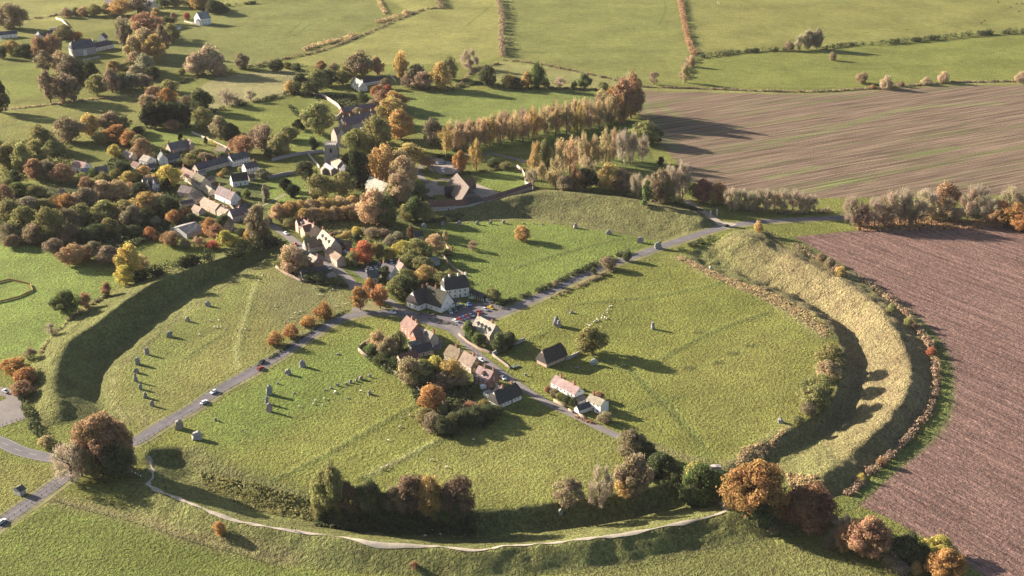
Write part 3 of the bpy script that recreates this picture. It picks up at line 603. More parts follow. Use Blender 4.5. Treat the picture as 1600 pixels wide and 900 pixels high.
grove('in the wood left of the village', 'trees of the wood left of the village', """
12,264,228,32,olive;38,270,228,28,olive;58,258,222,30,olive;84,246,222,26,olive;2,250,222,28,olive;24,290,268,22,dark;57,282,250,26,rust;76,284,253,26,brown;97,288,258,28,rust;12,302,280,22,olive;30,310,286,26,green;8,320,290,24,rust;55,312,292,26,olive;
15,348,308,36,olive;45,336,310,30,grey;70,335,312,28,olive;92,322,306,22,olive;40,368,322,40,olive;80,378,322,46,olive;15,378,348,32,brown;55,384,350,34,brown;110,362,325,36,brown;128,352,318,30,olive;104,332,306,26,orange;123,327,302,28,tan;138,312,280,26,rust;136,328,296,32,brown;162,314,283,36,tan;187,314,285,30,tan;
166,348,312,42,olive;196,348,312,38,olive;230,338,302,42,gold;250,334,306,26,tan;206,358,322,30,brown;224,352,326,30,dark;262,342,308,28,dark;172,368,340,28,olive;150,378,350,34,dark;130,384,358,28,dark;112,384,350,30,brown;244,354,338,16,grey,s;188,372,350,26,dark;210,372,350,24,dark;
272,352,328,22,orange;290,347,323,20,orange;300,352,332,22,dark;85,400,372,30,brown;20,388,366,26,brown;110,382,364,16,green""")
grove('beside the cricket field', 'trees along the cricket field', """
115,417,381,42,rust;132,410,386,26,rust;147,404,377,28,brown;171,413,382,32,pink;205,438,384,36,yellow;196,446,412,28,yellow;219,426,396,30,tan,d;168,463,440,16,rust;105,493,452,38,green;92,480,462,20,green;134,482,457,20,rust,c;82,524,503,14,bare,x;48,562,542,24,brown,d;
28,588,556,36,orange;14,584,562,26,orange;40,604,572,30,orange;34,622,596,32,rust;72,700,680,20,tan""")
grove('in the village gardens by the street', 'trees in the village gardens', """
190,277,250,26,dark;265,293,255,42,yellow;262,297,276,18,yew,c;225,276,258,20,gold;180,247,225,18,yellow;222,248,215,28,rust;146,277,262,18,green;183,280,266,22,olive;201,287,273,26,gold;236,290,270,20,brown,s;300,263,240,30,olive;322,260,240,28,brown;346,257,236,24,green;380,244,210,38,rust;413,237,194,38,pink;434,245,210,32,brown;424,248,228,24,dark;
378,268,258,13,olive,s;352,272,262,14,olive,s;345,277,268,12,gold,s;220,306,290,28,dark;205,300,284,22,rust,s;160,284,270,22,olive,s;130,285,272,22,olive,s;328,370,337,26,orange;338,376,345,26,rust;350,358,330,26,dark;355,387,355,30,yellow;332,390,376,22,red,s;233,374,352,22,orange;243,377,364,10,orange,s;268,386,362,34,rust;312,388,366,26,tan,d;290,388,368,20,brown,s;
404,386,313,38,brown;394,380,352,26,gold;418,386,350,24,olive;395,352,322,18,rust;375,318,306,12,orange,s;385,310,292,16,green,s;410,280,262,20,grey;416,312,286,16,grey,c;280,262,248,18,dark,s;305,246,234,18,olive,s;346,240,226,16,olive,s;372,306,296,12,dark,s;420,352,334,16,brown,s;378,372,354,20,dark,s""")
grove('around the manor garden', 'trees round the manor', """
433,113,95,20,dark;448,108,96,14,olive,s;463,111,98,14,dark,s;503,111,96,14,rust;522,109,100,14,brown,s;566,122,84,34,brown;548,120,98,24,olive;590,119,92,18,rust;628,130,84,22,gold,t;650,136,104,28,brown;660,141,118,32,brown;688,142,102,28,gold;703,126,92,24,olive;640,138,118,22,brown;735,109,78,30,bare,d;763,137,106,24,dark;796,139,118,22,gold;
470,147,118,24,dark;495,147,113,30,olive;512,137,110,30,dark;535,134,112,24,olive;455,147,128,20,gold;480,150,130,22,olive;497,212,165,38,olive;467,202,186,24,yew,c;452,222,203,28,olive;440,247,212,30,olive;590,153,135,18,orange;606,151,135,14,red;598,166,142,24,rust;616,173,145,28,gold;566,160,143,14,green;612,197,158,34,gold;626,220,175,36,gold;618,180,156,26,tan;590,237,184,40,olive;555,242,206,34,olive;492,237,213,16,yew,c;675,230,190,28,brown;602,140,124,16,brown;584,172,156,16,brown,s;560,182,168,16,brown,s""")
grove('in the churchyard', 'trees round the church', """
480,282,250,36,dark,y;447,299,277,20,yew,y;458,310,287,24,yew,y;497,314,275,42,olive;535,310,271,34,olive;560,297,235,38,yew,y;552,270,235,30,yew,y;415,314,286,14,grey,c;578,282,256,22,gold,d;600,287,232,36,gold;640,267,227,46,gold;628,285,240,34,tan;632,302,250,36,tan;625,322,270,38,tan;586,357,295,50,tan;604,357,308,34,green;612,322,292,24,green;650,347,308,30,green;664,348,316,26,olive;634,348,320,28,olive;572,346,318,30,tan;450,357,343,16,olive,s;558,292,270,20,yew,y""")
for i in range(8):
    x = 437+i*16; tree(x, 346-i*1.6, 317-i*1.2, 25, 'gold' if i % 3 else 'tan', 'b', 'in the golden hedge-like row below the church', 'clipped row of golden trees')
    if i > 1: tree(x+6, 354-i*1.4, 328-i*1.2, 24, 'tan' if i % 2 else 'gold', 'b', 'in the front of the golden row below the church', 'clipped row of golden trees')
grove('in the gardens of the high street', 'trees in the high street gardens', """
570,414,375,36,red;552,417,392,20,olive;590,407,378,24,olive;608,407,388,24,yellow;630,402,378,32,yellow;655,412,374,46,olive;680,397,366,28,tan;642,418,395,32,olive;660,425,400,30,olive;560,380,364,13,yew,c;642,373,352,12,rust;696,379,359,9,tan,t;739,391,375,13,pink,x;457,432,384,46,tan;446,424,396,28,olive;470,430,398,32,brown;480,425,408,22,brown,s;
604,437,415,22,dark;665,442,414,30,gold;632,447,424,32,olive;622,468,430,30,olive;634,472,430,36,dark;690,446,424,26,olive,s;702,440,424,22,olive,s;770,473,449,22,olive;500,444,428,22,dark,s;486,440,426,22,dark,s;520,446,434,16,green,s;490,352,340,14,olive,s;540,372,362,14,gold,s;530,376,366,10,yellow,s;557,366,358,14,yellow,s;620,374,362,20,grey,c;600,372,360,18,brown,s;580,372,358,20,brown,s;452,352,340,16,olive,s;478,376,366,12,olive,s;700,400,390,14,olive,s;610,384,374,20,grey,s;590,392,380,16,olive,s""")
for q in ((563,484,448,25),(594,482,444,27),(578,470,434,24)): tree(*q, 'orange', 't', 'on the grass island at the road junction', 'orange trees on the road island')
for q in ((506,500,470,27),(482,511,491,23),(456,529,505,22),(431,541,515,24)): tree(*q, 'orange', 's', 'lined up along the main road', 'orange trees along the road')
# the long avenue of limes
for i in range(17):
    f = i/16; tree(698+f*272, 241-f*46, 199-f*46+(i*7%5)-2, 22+(i*5%4), 'tan' if i % 4 else 'gold', 'l', 'in the long avenue of limes', 'limes of the avenue')
    tree(704+f*262, 231-f*44, 193-f*46+(i*3%5), 22, 'pink' if i % 3 else 'tan', 'l', 'in the back row of the lime avenue', 'limes of the avenue')
grove('at the field end of the lime avenue', 'trees at the end of the avenue', """985,187,124,32,rust;970,193,132,30,rust;976,176,116,32,bare,x;958,190,142,26,orange;942,192,146,24,tan;992,180,130,24,pink,x;1008,228,193,36,olive;1020,226,202,24,dark""")
grove('in the grove behind the top bank', 'limes of the grove', """
835,272,228,24,gold,l;853,274,226,22,olive,t;872,276,224,24,tan,l;890,270,218,28,tan,l;868,294,250,32,tan,l;896,297,260,28,rust,l;846,284,256,22,tan,l;918,292,246,24,tan,l;928,262,216,28,tan,l;946,260,206,26,tan,l;972,256,204,20,bare,x;985,258,206,16,bare,x;1003,252,210,18,bare,x;910,260,212,22,tan,l;958,250,208,22,tan,l;
915,297,264,30,dark;953,300,260,34,gold;972,302,268,32,brown;993,307,272,18,bare,x;1008,320,281,22,green,c;1030,322,270,34,brown;1048,318,258,32,bare,d;1066,314,254,28,bare,d;1032,260,245,12,yew,c;1098,320,283,28,copper;1122,322,288,26,rust;1083,310,288,16,green;1042,322,286,22,olive;1018,316,272,24,bare,x;830,292,262,18,bare,x;880,300,276,22,brown;720,270,240,20,orange;745,267,224,20,gold,l;702,252,240,16,green,s;790,266,252,16,olive,s;770,262,248,20,dark,s;668,262,246,20,tan""")
grove('by the hedge below the far pastures', 'bushes by the far hedge', """839,140,104,20,green;825,138,115,18,gold;853,137,122,12,green,s;876,137,120,14,bare,x;897,138,125,10,green,s;914,140,118,18,green;942,144,128,16,olive,s;1022,132,111,13,pink,x;808,140,122,18,dark;1233,80,64,16,brown,s;1247,79,54,14,bare,d;1262,79,50,16,grey;1275,78,49,18,grey;
1346,131,113,18,brown,s;1384,140,119,20,pale,s;1408,136,126,10,pink,s;1447,133,120,16,pale,s;1474,130,111,17,pale,s;1594,130,112,16,pale,s;1363,139,132,8,orange,s;1070,130,100,14,tan,d;1080,105,88,10,tan,s;1300,95,82,10,brown,s""")
for i in range(9): tree(1143+i*13.5, 331-(i%2)*3, 288+(i%3)*3, 20, 'bare', 'x', 'in the leafless row left along the road', 'leafless trees along the road')
grove('in the bare roadside belt', 'trees in the roadside belt', """
1265,333,299,20,bare,x;1328,352,300,28,bare,x;1346,357,312,28,pink,d;1366,352,302,24,bare,x;1385,352,294,28,bare,x;1382,355,318,26,tan,d;1405,350,288,30,bare,x;1420,354,308,26,pink,d;1430,351,304,28,bare,x;1442,340,287,30,bare,x;1475,330,285,42,rust;1460,346,312,28,tan,d;1482,348,306,38,brown,d;1510,342,284,24,bare,x;1530,337,282,30,bare,x;1545,347,300,28,bare,x;1575,338,284,22,bare,x;
1562,352,308,32,orange;1585,358,310,40,orange;1602,366,325,40,orange;1556,356,322,26,rust;1590,340,296,24,pink,d;1185,364,343,14,gold,s""")
grove('alone inside the ring', 'lone trees inside the ring', """815,379,353,25,gold;925,558,507,48,olive;950,423,401,23,brown,s;980,409,392,13,dark,s;928,429,417,9,dark,s;868,449,437,10,brown,s;950,408,398,10,olive,s""")
grove('in the gardens south of the junction', 'trees in the southern gardens', """
592,550,516,26,tan;607,562,526,28,brown;622,548,516,28,olive;582,554,535,22,green,s;600,570,550,26,dark,s;614,574,556,20,green,s;642,604,556,40,tan;662,604,562,38,olive;680,594,556,28,yellow;674,608,574,32,dark;707,604,560,42,gold;694,612,580,36,brown;720,606,578,28,tan;746,584,562,24,tan,d;728,520,508,12,tan,s;880,604,588,10,olive;945,662,643,24,brown,s;936,628,612,16,rust,s;926,632,622,12,rust,s;632,578,562,14,dark,s""")
for q in ((731,529,500,20),(735,533,512,19),(748,543,518,22)): tree(*q, 'green', 'y', 'clipped beside the stone house with dormers', 'clipped yews by the stone house')
for q in ((782,552,519,28),(797,545,517,26)): tree(*q, 'dark', 'y', 'right of the stone house with dormers', 'clipped yews by the stone house')
grove('in the garden thicket beside the lane', 'garden thicket by the lane', """
672,644,602,42,orange;664,666,636,32,olive;676,676,644,32,brown,s;692,680,650,34,dark;716,672,640,36,dark;704,682,660,26,dark,s;742,664,632,36,dark;764,658,630,30,dark;736,646,626,24,rust,s;756,640,624,20,olive,s;722,650,634,18,olive,s;776,650,634,20,dark,s;690,648,632,20,olive,s;742,616,602,16,green,s;
866,620,606,14,brown,s;876,626,612,14,olive,s;886,632,616,16,dark,s;896,636,620,14,dark,s;856,614,602,10,rust,s""")
grove('on the ditch edge at the bottom', 'trees on the ditch edge', """
503,806,738,36,olive;520,804,722,36,olive;498,814,775,26,olive,d;545,806,752,34,umber;577,808,752,42,dark;600,804,768,24,dark;645,808,742,48,umber;616,806,760,28,brown;632,808,760,28,brown;672,816,746,40,gold;690,822,772,34,green;715,816,742,58,umber;706,826,776,40,dark;
888,797,744,46,brown,t;937,797,728,42,bare,d;990,783,711,54,brown;980,782,740,34,gold;984,722,671,42,brown;1008,728,690,28,dark;1030,748,705,42,dark;1052,764,738,32,dark;1045,740,715,30,olive,s;1095,796,722,68,green;1092,770,722,50,yellow;1080,796,752,36,dark;1012,750,726,22,brown,s""")
grove('at the right end of the bank', 'great autumn trees at the bank end', """
1176,817,715,94,orange,B;1185,830,770,60,dark;1265,838,760,84,copper,B;1236,815,768,44,red;1350,877,803,74,rust,B;1316,852,803,34,bare,d;1316,868,824,28,rust,d;1420,886,834,44,dark;1440,892,850,34,dark;1467,874,843,44,yellow;1476,912,857,60,orange,B;1430,898,876,18,gold,s;1405,898,876,24,grey,s;1390,892,862,26,brown,s;1295,858,836,24,brown,s""")
grove('on the inner edge of the right ditch', 'bushes on the right ditch edge', """1297,572,540,40,olive;1290,598,562,36,tan;1281,626,590,52,olive;1272,640,606,44,olive;1262,650,632,26,brown,s;1246,664,650,18,olive,s""")
grove('at the road fork', 'trees at the road fork', """
168,742,645,90,rust,B;150,738,690,40,rust;185,752,690,50,dark;200,744,700,28,brown;112,752,690,48,bare,x;128,744,694,36,bare,x;146,752,706,24,olive;102,720,694,26,bare,d;343,839,815,18,orange,s;648,890,876,14,rust,s;1208,836,818,16,brown,s""")
# ------------------------------------------------ hedges: leafy masses along a line
def hedge(P, w, h, color, label, seed, group=None, dens=5.5, leaf=.3, gap=0., terrain=False, cat='hedge', name='hedge'):
    q = [gz(*p)[:2] for p in P] if terrain else W2(P)
    Pw = densify(catmull(q, 10), .8); s = np.concatenate([[0], np.cumsum(np.linalg.norm(np.diff(Pw, axis=0), axis=1))]); L = s[-1]
    r = np.random.default_rng(seed); nb = max(3, int(L/(w*.45)))
    t = np.sort(r.uniform(0, L, nb)); 
    if gap: t = t[np.sin(t*gap+seed) > -.55]
    nb = len(t); hh = h*r.uniform(.7, 1.25, nb)
    c = np.stack([np.interp(t, s, Pw[:,0])+r.normal(0, w*.1, nb), np.interp(t, s, Pw[:,1])+r.normal(0, w*.1, nb), hh*.5], 1); c[:,2] += zat(c[:,0], c[:,1])
    rad = np.stack([w*.6*r.uniform(.8, 1.3, nb), w*.6*r.uniform(.8, 1.3, nb), hh*.55], 1); rad[:,0] = np.maximum(rad[:,0], .3)
    n = int(min(9000, max(200, L*(w+2*h)*dens/ (leaf/.3)**2 * .55)))
    o0 = c.mean(0); o0[2] = 0
    me = leaf_mesh('hedge', c-o0, rad, None, n, leaf, seed, [M['leaf']])
    o = link(name, None); o.location = o0; link('foliage', me, o, COLS[color]); st_ = MB()
    for i in range(0, nb, max(1, nb//14)): st_.tube((c[i,0]-o0[0], c[i,1]-o0[1], c[i,2]-hh[i]*.6), (c[i,0]-o0[0], c[i,1]-o0[1], c[i,2]), .08, .03, 4)
    st_.build('stem', M['bark'], o); return tag(o, label, cat, group)
HG = 'field hedges'
hedge([(1060,-20),(1066,20),(1074,60),(1085,88)], 5, 4, 'rust', 'orange brown hedge running down between the top pastures', 1, HG, leaf=.5)
hedge([(1085,92),(1140,84),(1200,80),(1230,80)], 4, 4, 'dark', 'dark hedge right of the orange hedge, left of the far trees', 2, HG, leaf=.5)
hedge([(1285,78),(1320,72),(1350,69)], 4, 3.5, 'dark', 'short dark hedge right of the far grey green trees', 3, HG, leaf=.5)
hedge([(1355,71),(1420,66),(1480,60),(1552,53)], 5, 5, 'dark', 'long dark hedge across the top right pasture', 4, HG, leaf=.5)
hedge([(1567,53),(1580,52),(1590,51)], 6, 5, 'dark', 'short dark hedge at the top right edge of the photo', 5, HG, leaf=.5)
hedge([(1596,52),(1640,50)], 5, 5, 'dark', 'dark hedge cut off by the top right edge', 55, HG, leaf=.5)
hedge([(1066,124),(1072,106),(1082,92)], 5, 4, 'pink', 'pinkish brown hedge linking the orange hedge to the stubble field', 6, HG, leaf=.5)
hedge([(777,-10),(784,30),(783,60),(786,90)], 5, 6, 'brown', 'tall brown hedge between the two central top fields', 7, HG, leaf=.5)
hedge([(785,94),(840,100),(900,112),(955,124),(1000,135)], 3, 1.6, 'brown', 'low brown hedge slanting below the central pasture', 8, HG, leaf=.4)
hedge([(1000,136),(1100,139),(1200,143),(1290,143),(1400,136),(1500,129),(1640,127)], 3, 1.6, 'brown', 'low brown hedge along the top of the stubble field', 9, HG, leaf=.4, dens=7)
hedge([(380,106),(430,95),(500,80),(560,58),(620,32),(665,15),(700,14)], 3, 1.8, 'brown', 'dark hedge and ditch slanting across the far left fields', 10, HG, leaf=.4)
hedge([(470,80),(500,70),(540,62),(552,54)], 6, 3.4, 'tan', 'pale scrub beside the slanting far hedge, lower clump', 11, HG, leaf=.5)
hedge([(590,36),(610,30),(640,20)], 6, 3.6, 'tan', 'pale scrub beside the slanting far hedge, upper clump', 12, HG, leaf=.5)
hedge([(588,-8),(594,8),(602,22)], 4, 3, 'tan', 'short pale hedge at the top edge above the scrub', 13, HG, leaf=.5)
hedge([(682,-10),(686,6),(690,14)], 5, 6, 'brown', 'short brown hedge at the top edge near the centre', 14, HG, leaf=.5)
hedge([(285,130),(300,122),(330,116),(380,108),(430,102),(470,103)], 4, 2.4, 'dark', 'dark hedge below the pale trees in the far fields', 15, HG, leaf=.45)
hedge([(325,178),(360,168),(400,160),(450,148),(465,146)], 4, 3, 'dark', 'thick dark hedge above the manor lawn', 16, HG, leaf=.45)
hedge([(0,172),(60,166),(120,158),(180,152),(225,150)], 2.2, 1.2, 'tan', 'low tan hedge along the far left lane', 17, HG, leaf=.4)
hedge([(30,32),(70,27),(105,20)], 3, 1.6, 'brown', 'low brown hedge above the far farm', 18, HG, leaf=.4)
hedge([(352,10),(375,8),(410,4)], 4, 3, 'dark', 'row of dark bushes at the top beside the gabled house', 19, HG, leaf=.45, gap=.25)
hedge([(800,140),(850,139),(900,140),(935,142)], 4, 2.4, 'dark', 'dark hedge under the green bushes behind the avenue', 20, HG, leaf=.45)
hedge([(680,138),(720,132),(740,110),(780,100)], 3, 2, 'brown', 'brown hedge curving down from the bare bush', 21, HG, leaf=.45)
hedge([(690,146),(740,132),(800,136)], 3, 2, 'dark', 'dark hedge below the bare bush by the avenue field', 56, HG, leaf=.45)
hedge([(770,482),(840,456),(900,428),(950,406),(985,394)], 2.8, 2.3, 'dark', 'dark clipped hedge along the upper side of the main road', 22, HG, leaf=.3, dens=9)
hedge([(860,466),(910,445),(960,423)], 2.6, 1.2, 'brown', 'brown scrub along the lower side of the main road', 23, HG, leaf=.3)
hedge([(1060,392),(1080,384),(1100,378),(1118,370)], 4, 2.2, 'dark', 'dark scrub below the road near the gate posts', 24, HG, leaf=.35)
hedge([(1325,340),(1400,337),(1500,334),(1560,340)], 7, 3.6, 'bare', 'leafless undergrowth below the bare roadside belt', 25, HG, leaf=.4)
hedge([(1130,322),(1180,330),(1250,334),(1300,330)], 5, 2.5, 'brown', 'brown undergrowth below the leafless roadside row', 26, HG, leaf=.4)
hedge([(214,440),(256,428),(300,415),(350,403),(400,391),(434,380)], 6, 6.5, 'yew', 'thick dark hedge on the crest of the left bank', 27, HG, leaf=.4, dens=9, terrain=True)
hedge([(62,556),(82,526),(100,508),(120,492),(145,474),(170,460)], 1.6, 1.1, 'brown', 'low brown hedge along the outside of the left bank', 28, HG, leaf=.3)
hedge([(35,622),(45,650),(58,676),(80,694)], 3.4, 2.4, 'dark', 'dark hedge beside the grey car park at the left edge', 29, HG, leaf=.35)
hedge([(1228,375),(1270,402),(1310,430),(1352,447),(1385,466)], 3, 1.8, 'brown', 'brown hedge along the ploughland, upper stretch', 30, HG, leaf=.35)
hedge([(1385,466),(1412,488),(1432,512),(1450,538),(1459,560),(1463,585)], 3.6, 2.6, 'pink', 'pinkish tan hedge along the ploughland, bulging stretch', 31, HG, leaf=.35, dens=8)
hedge([(1463,585),(1460,615),(1450,642),(1433,668),(1412,694)], 3.2, 2.2, 'pink', 'pinkish brown hedge along the ploughland, middle stretch', 32, HG, leaf=.35, dens=8)
hedge([(1412,694),(1385,718),(1362,738),(1342,757),(1320,778)], 3.2, 2, 'pink', 'pinkish hedge along the ploughland, lower stretch', 33, HG, leaf=.35, dens=8)
for i, (x, y, c) in enumerate(((1392,482,'olive'),(1418,503,'olive'),(1455,549,'red'),(1312,424,'gold'),(1283,404,'brown'),(1296,412,'brown'),(1307,420,'brown'),(1345,747,'yellow'),(1378,722,'rust'))): tree(x, y+8, y-8, 14, c, 's', 'in the hedge beside the ploughland', 'bushes in the ploughland hedge')
hedge([(560,545),(574,558),(590,570),(606,582)], 2.4, 1.6, 'green', 'green garden hedge at the left of the southern houses', 34, 'garden hedges', leaf=.3)
hedge([(520,470),(535,462),(556,468)][:0] or [(497,455),(515,452),(540,446)], 3, 1.6, 'dark', 'dark hedge above the western pasture', 35, 'garden hedges', leaf=.3)
hedge([(402,573),(440,549),(480,523),(515,500),(545,484)], 1.4, 1.0, 'dark', 'low dark hedge along the road by the orange trees', 36, 'garden hedges', leaf=.25)
hedge([(690,668),(720,680),(750,668),(775,655)], 4, 2.5, 'dark', 'dark hedge round the garden thicket', 37, 'garden hedges', leaf=.35)
hedge([(672,246),(700,246),(740,250),(760,254),(790,262)], 4, 2.4, 'dark', 'dark hedge behind the barn car park', 38, 'garden hedges', leaf=.4)
hedge([(688,276),(720,273),(760,268),(806,262)], 2.4, 1.6, 'dark', 'dark hedge in front of the barn car park', 39, 'garden hedges', leaf=.35)
hedge([(650,300),(662,310),(674,315)], 7, 2.4, 'dark', 'dark hedge left of the barn yard', 40, 'garden hedges', leaf=.4)
hedge([(180,392),(205,384),(230,374)], 5, 3, 'dark', 'dark hedge between wood and cricket field', 41, 'garden hedges', leaf=.4)
hedge([(452,165),(462,178),(478,188)], 3, 2, 'dark', 'dark hedge on the manor lawn', 42, 'garden hedges', leaf=.4)
hedge([(492,150),(503,165),(512,180),(505,190)], 2.4, 1.8, 'dark', 'curved dark hedge inside the manor wall', 43, 'garden hedges', leaf=.4)
hedge([(470,372),(500,368),(540,364),(600,358)], 3, 1.6, 'brown', 'brown hedge across the long gardens, upper', 44, 'garden hedges', leaf=.35)
hedge([(620,384),(650,380),(690,382),(706,392)], 2.6, 1.6, 'gold', 'golden hedge at the end of the long gardens', 45, 'garden hedges', leaf=.35)
hedge([(690,420),(710,432),(730,440)], 3, 1.8, 'olive', 'olive hedge behind the white inn', 46, 'garden hedges', leaf=.35)
hedge([(268,232),(262,240),(250,238)], 3, 2, 'dark', 'dark hedge beside the bright lawn', 47, 'garden hedges', leaf=.4)
hedge([(320,215),(340,228),(350,236)], 2, 1.4, 'yellow', 'yellowish hedge slanting beside the village lawn', 48, 'garden hedges', leaf=.35)
hedge([(900,652),(915,658),(930,662)], 1.6, 1., 'rust', 'rust coloured hedge in front of the smaller white house', 49, 'garden hedges', leaf=.25)
# ------------------------------------------------ rank undergrowth nobody could count
def thicket(P, n, hgt, color, label, seed, leaf=.45):
    w = np.array(W2(P)); r = np.random.default_rng(seed); lo, hi = w.min(0), w.max(0); pts = np.empty((0, 2))
    while len(pts) < n:
        q = r.uniform(lo, hi, (n*2, 2)); pts = np.concatenate([pts, q[in_poly(q[:,0], q[:,1], [tuple(a) for a in w])]])
    pts = pts[:n]; hh = hgt*(.25+.9*(.5+.5*np.sin(pts[:,0]*.35+2*np.sin(pts[:,1]*.21))*np.cos(pts[:,1]*.3+seed)**2)*r.uniform(.4, 1, n))
    cen = np.stack([pts[:,0], pts[:,1], zat(pts[:,0], pts[:,1])+hh*.5], 1); k = r.uniform(.5, 1., (n, 1))
    o0 = np.array([*w.mean(0), 0]); rad = np.concatenate([k*1.2, k*1.2, hh[:,None]*.55], 1)
    o = link('undergrowth', leaf_mesh('undergrowth', cen-o0, rad, None, n*7, leaf, seed, [M['leaf']]), None, COLS[color]); o.location = o0
    tag(o, label, 'undergrowth', None, 'stuff')
thicket([(0,310),(90,300),(270,300),(300,350),(200,390),(60,385),(0,372)], 2600, 5, 'dark', 'dark undergrowth filling the wood left of the village', 1)
thicket([(0,225),(100,215),(120,260),(0,290)], 900, 4, 'olive', 'scrubby undergrowth at the left edge above the wood', 2)
thicket([(190,235),(300,240),(290,270),(200,290),(150,270)], 900, 2.2, 'dark', 'garden shrubbery between the upper village houses', 3)
thicket([(480,150),(570,150),(590,170),(540,172),(520,158)], 700, 2.4, 'dark', 'rough garden growth left of the white school', 4)
thicket([(470,345),(620,350),(640,385),(560,378),(480,368)], 700, 1.3, 'olive', 'garden beds behind the high street houses', 5)
thicket([(570,545),(612,530),(640,600),(600,575)], 600, 2.6, 'dark', 'garden shrubs left of the southern houses', 6)
thicket([(640,600),(730,606),(745,640),(690,660),(650,630)], 800, 2.2, 'dark', 'garden shrubs below the southern houses', 7)
thicket([(310,720),(400,752),(480,777),(492,795),(440,790),(380,775),(320,745)], 800, .6, 'olive', 'rank olive brown growth on the ditch side at the bottom left', 8, .3)
thicket([(490,790),(740,797),(742,815),(600,812),(492,806)], 1300, 2.4, 'dark', 'dark bramble under the ditch edge trees', 9, .35)
thicket([(1010,700),(1060,730),(1080,760),(1040,756),(1005,740)], 600, 2.6, 'dark', 'dark bramble at the ditch end by the lane', 10, .35)
thicket([(660,340),(700,336),(730,334),(700,346),(665,350)], 300, 2., 'dark', 'dark growth at the foot of the barn range', 11, .35)
thicket([(590,418),(640,420),(700,440),(660,470),(610,458)], 800, 2.2, 'dark', 'shrubs behind the white inn', 12)
thicket([(1062,398),(1105,418),(1150,436),(1195,452),(1232,470),(1268,492),(1298,518),(1290,528),(1256,504),(1220,482),(1180,461),(1140,445),(1100,427),(1058,405)], 950, .65, 'tan', 'straw coloured tussocks along the right ditch edge', 13, .28)
thicket([(1160,700),(1200,690),(1230,668),(1215,690),(1180,720),(1150,728)], 400, .8, 'tan', 'straw coloured tussocks at the lower right ditch edge', 14, .3)
thicket([(1230,740),(1280,760),(1300,776),(1270,782),(1235,765)], 400, 1., 'tan', 'rough tussocks at the bank end', 15, .3)
thicket([(1330,345),(1440,342),(1540,345),(1545,358),(1420,360),(1340,362)], 900, 1.6, 'rust', 'rust brown bramble along the foot of the bare belt', 16, .4)
thicket([(880,298),(1060,318),(1100,330),(1000,314),(900,302)], 700, 2.4, 'dark', 'dark undergrowth behind the top bank', 17, .4)
# ================================================================ buildings
RC = dict(thatch=(.06,.052,.045), thatch_tan=(.125,.1,.078), tile=(.155,.1,.075), tile_red=(.115,.06,.05), stone=(.19,.155,.13), slate=(.075,.072,.085), purple=(.13,.1,.105), pink=(.23,.165,.14), dark=(.05,.045,.047), brown=(.15,.115,.085), pale=(.24,.21,.18), grey=(.19,.18,.168))
WC = dict(white=(.68,.65,.61), cream=(.5,.42,.32), stone=(.36,.30,.235), pink=(.38,.28,.225), brick=(.26,.13,.09), grey=(.34,.32,.31), dark=(.05,.047,.045))
def window_mesh(w, h):
    m = MB(); t = .09
    m.box(-w/2, -.05, 0, -w/2+t, .03, h, 0); m.box(w/2-t, -.05, 0, w/2, .03, h, 0); m.box(-w/2+t, -.045, h-t, w/2-t, .03, h, 0); m.box(-w/2+t, -.045, 0, w/2-t, .03, t, 0)
    m.box(-.03, -.04, t, .03, .03, h-t, 0); m.box(-w/2+t, -.012, t, w/2-t, .02, h-t, 1); m.box(-w/2-.1, -.14, -.1, w/2+.1, .02, -.003, 0)
    return m.mesh('window', [M['white'], M['window']])
WIN = {k: window_mesh(*k) for k in ((1.05, 1.3), (1.5, 1.25), (.9, 1.0))}
md = MB(); md.box(-.55, -.06, 0, .55, .03, 2.15, 0); md.box(-.42, -.085, 0, .42, -.06, 2.0, 1); DOOR = md.mesh('door', [M['white'], M['wood']])
def wall_mesh(L, D, e, r, gable, mat):
    x, y = L/2, D/2; m = MB()
    if gable:
        vs = [(-x,-y,-.5),(x,-y,-.5),(x,y,-.5),(-x,y,-.5),(-x,-y,e),(x,-y,e),(x,y,e),(-x,y,e),(-x,0,e+r),(x,0,e+r)]
        fs = [(0,1,5,4),(2,3,7,6),(1,2,6,9,5),(3,0,4,8,7)]
    else:
        vs = [(-x,-y,-.5),(x,-y,-.5),(x,y,-.5),(-x,y,-.5),(-x,-y,e),(x,-y,e),(x,y,e),(-x,y,e)]; fs = [(0,1,5,4),(1,2,6,5),(2,3,7,6),(3,0,4,7),(4,5,6,7)]
    m.poly(vs, fs); return m.mesh('wall', mat)
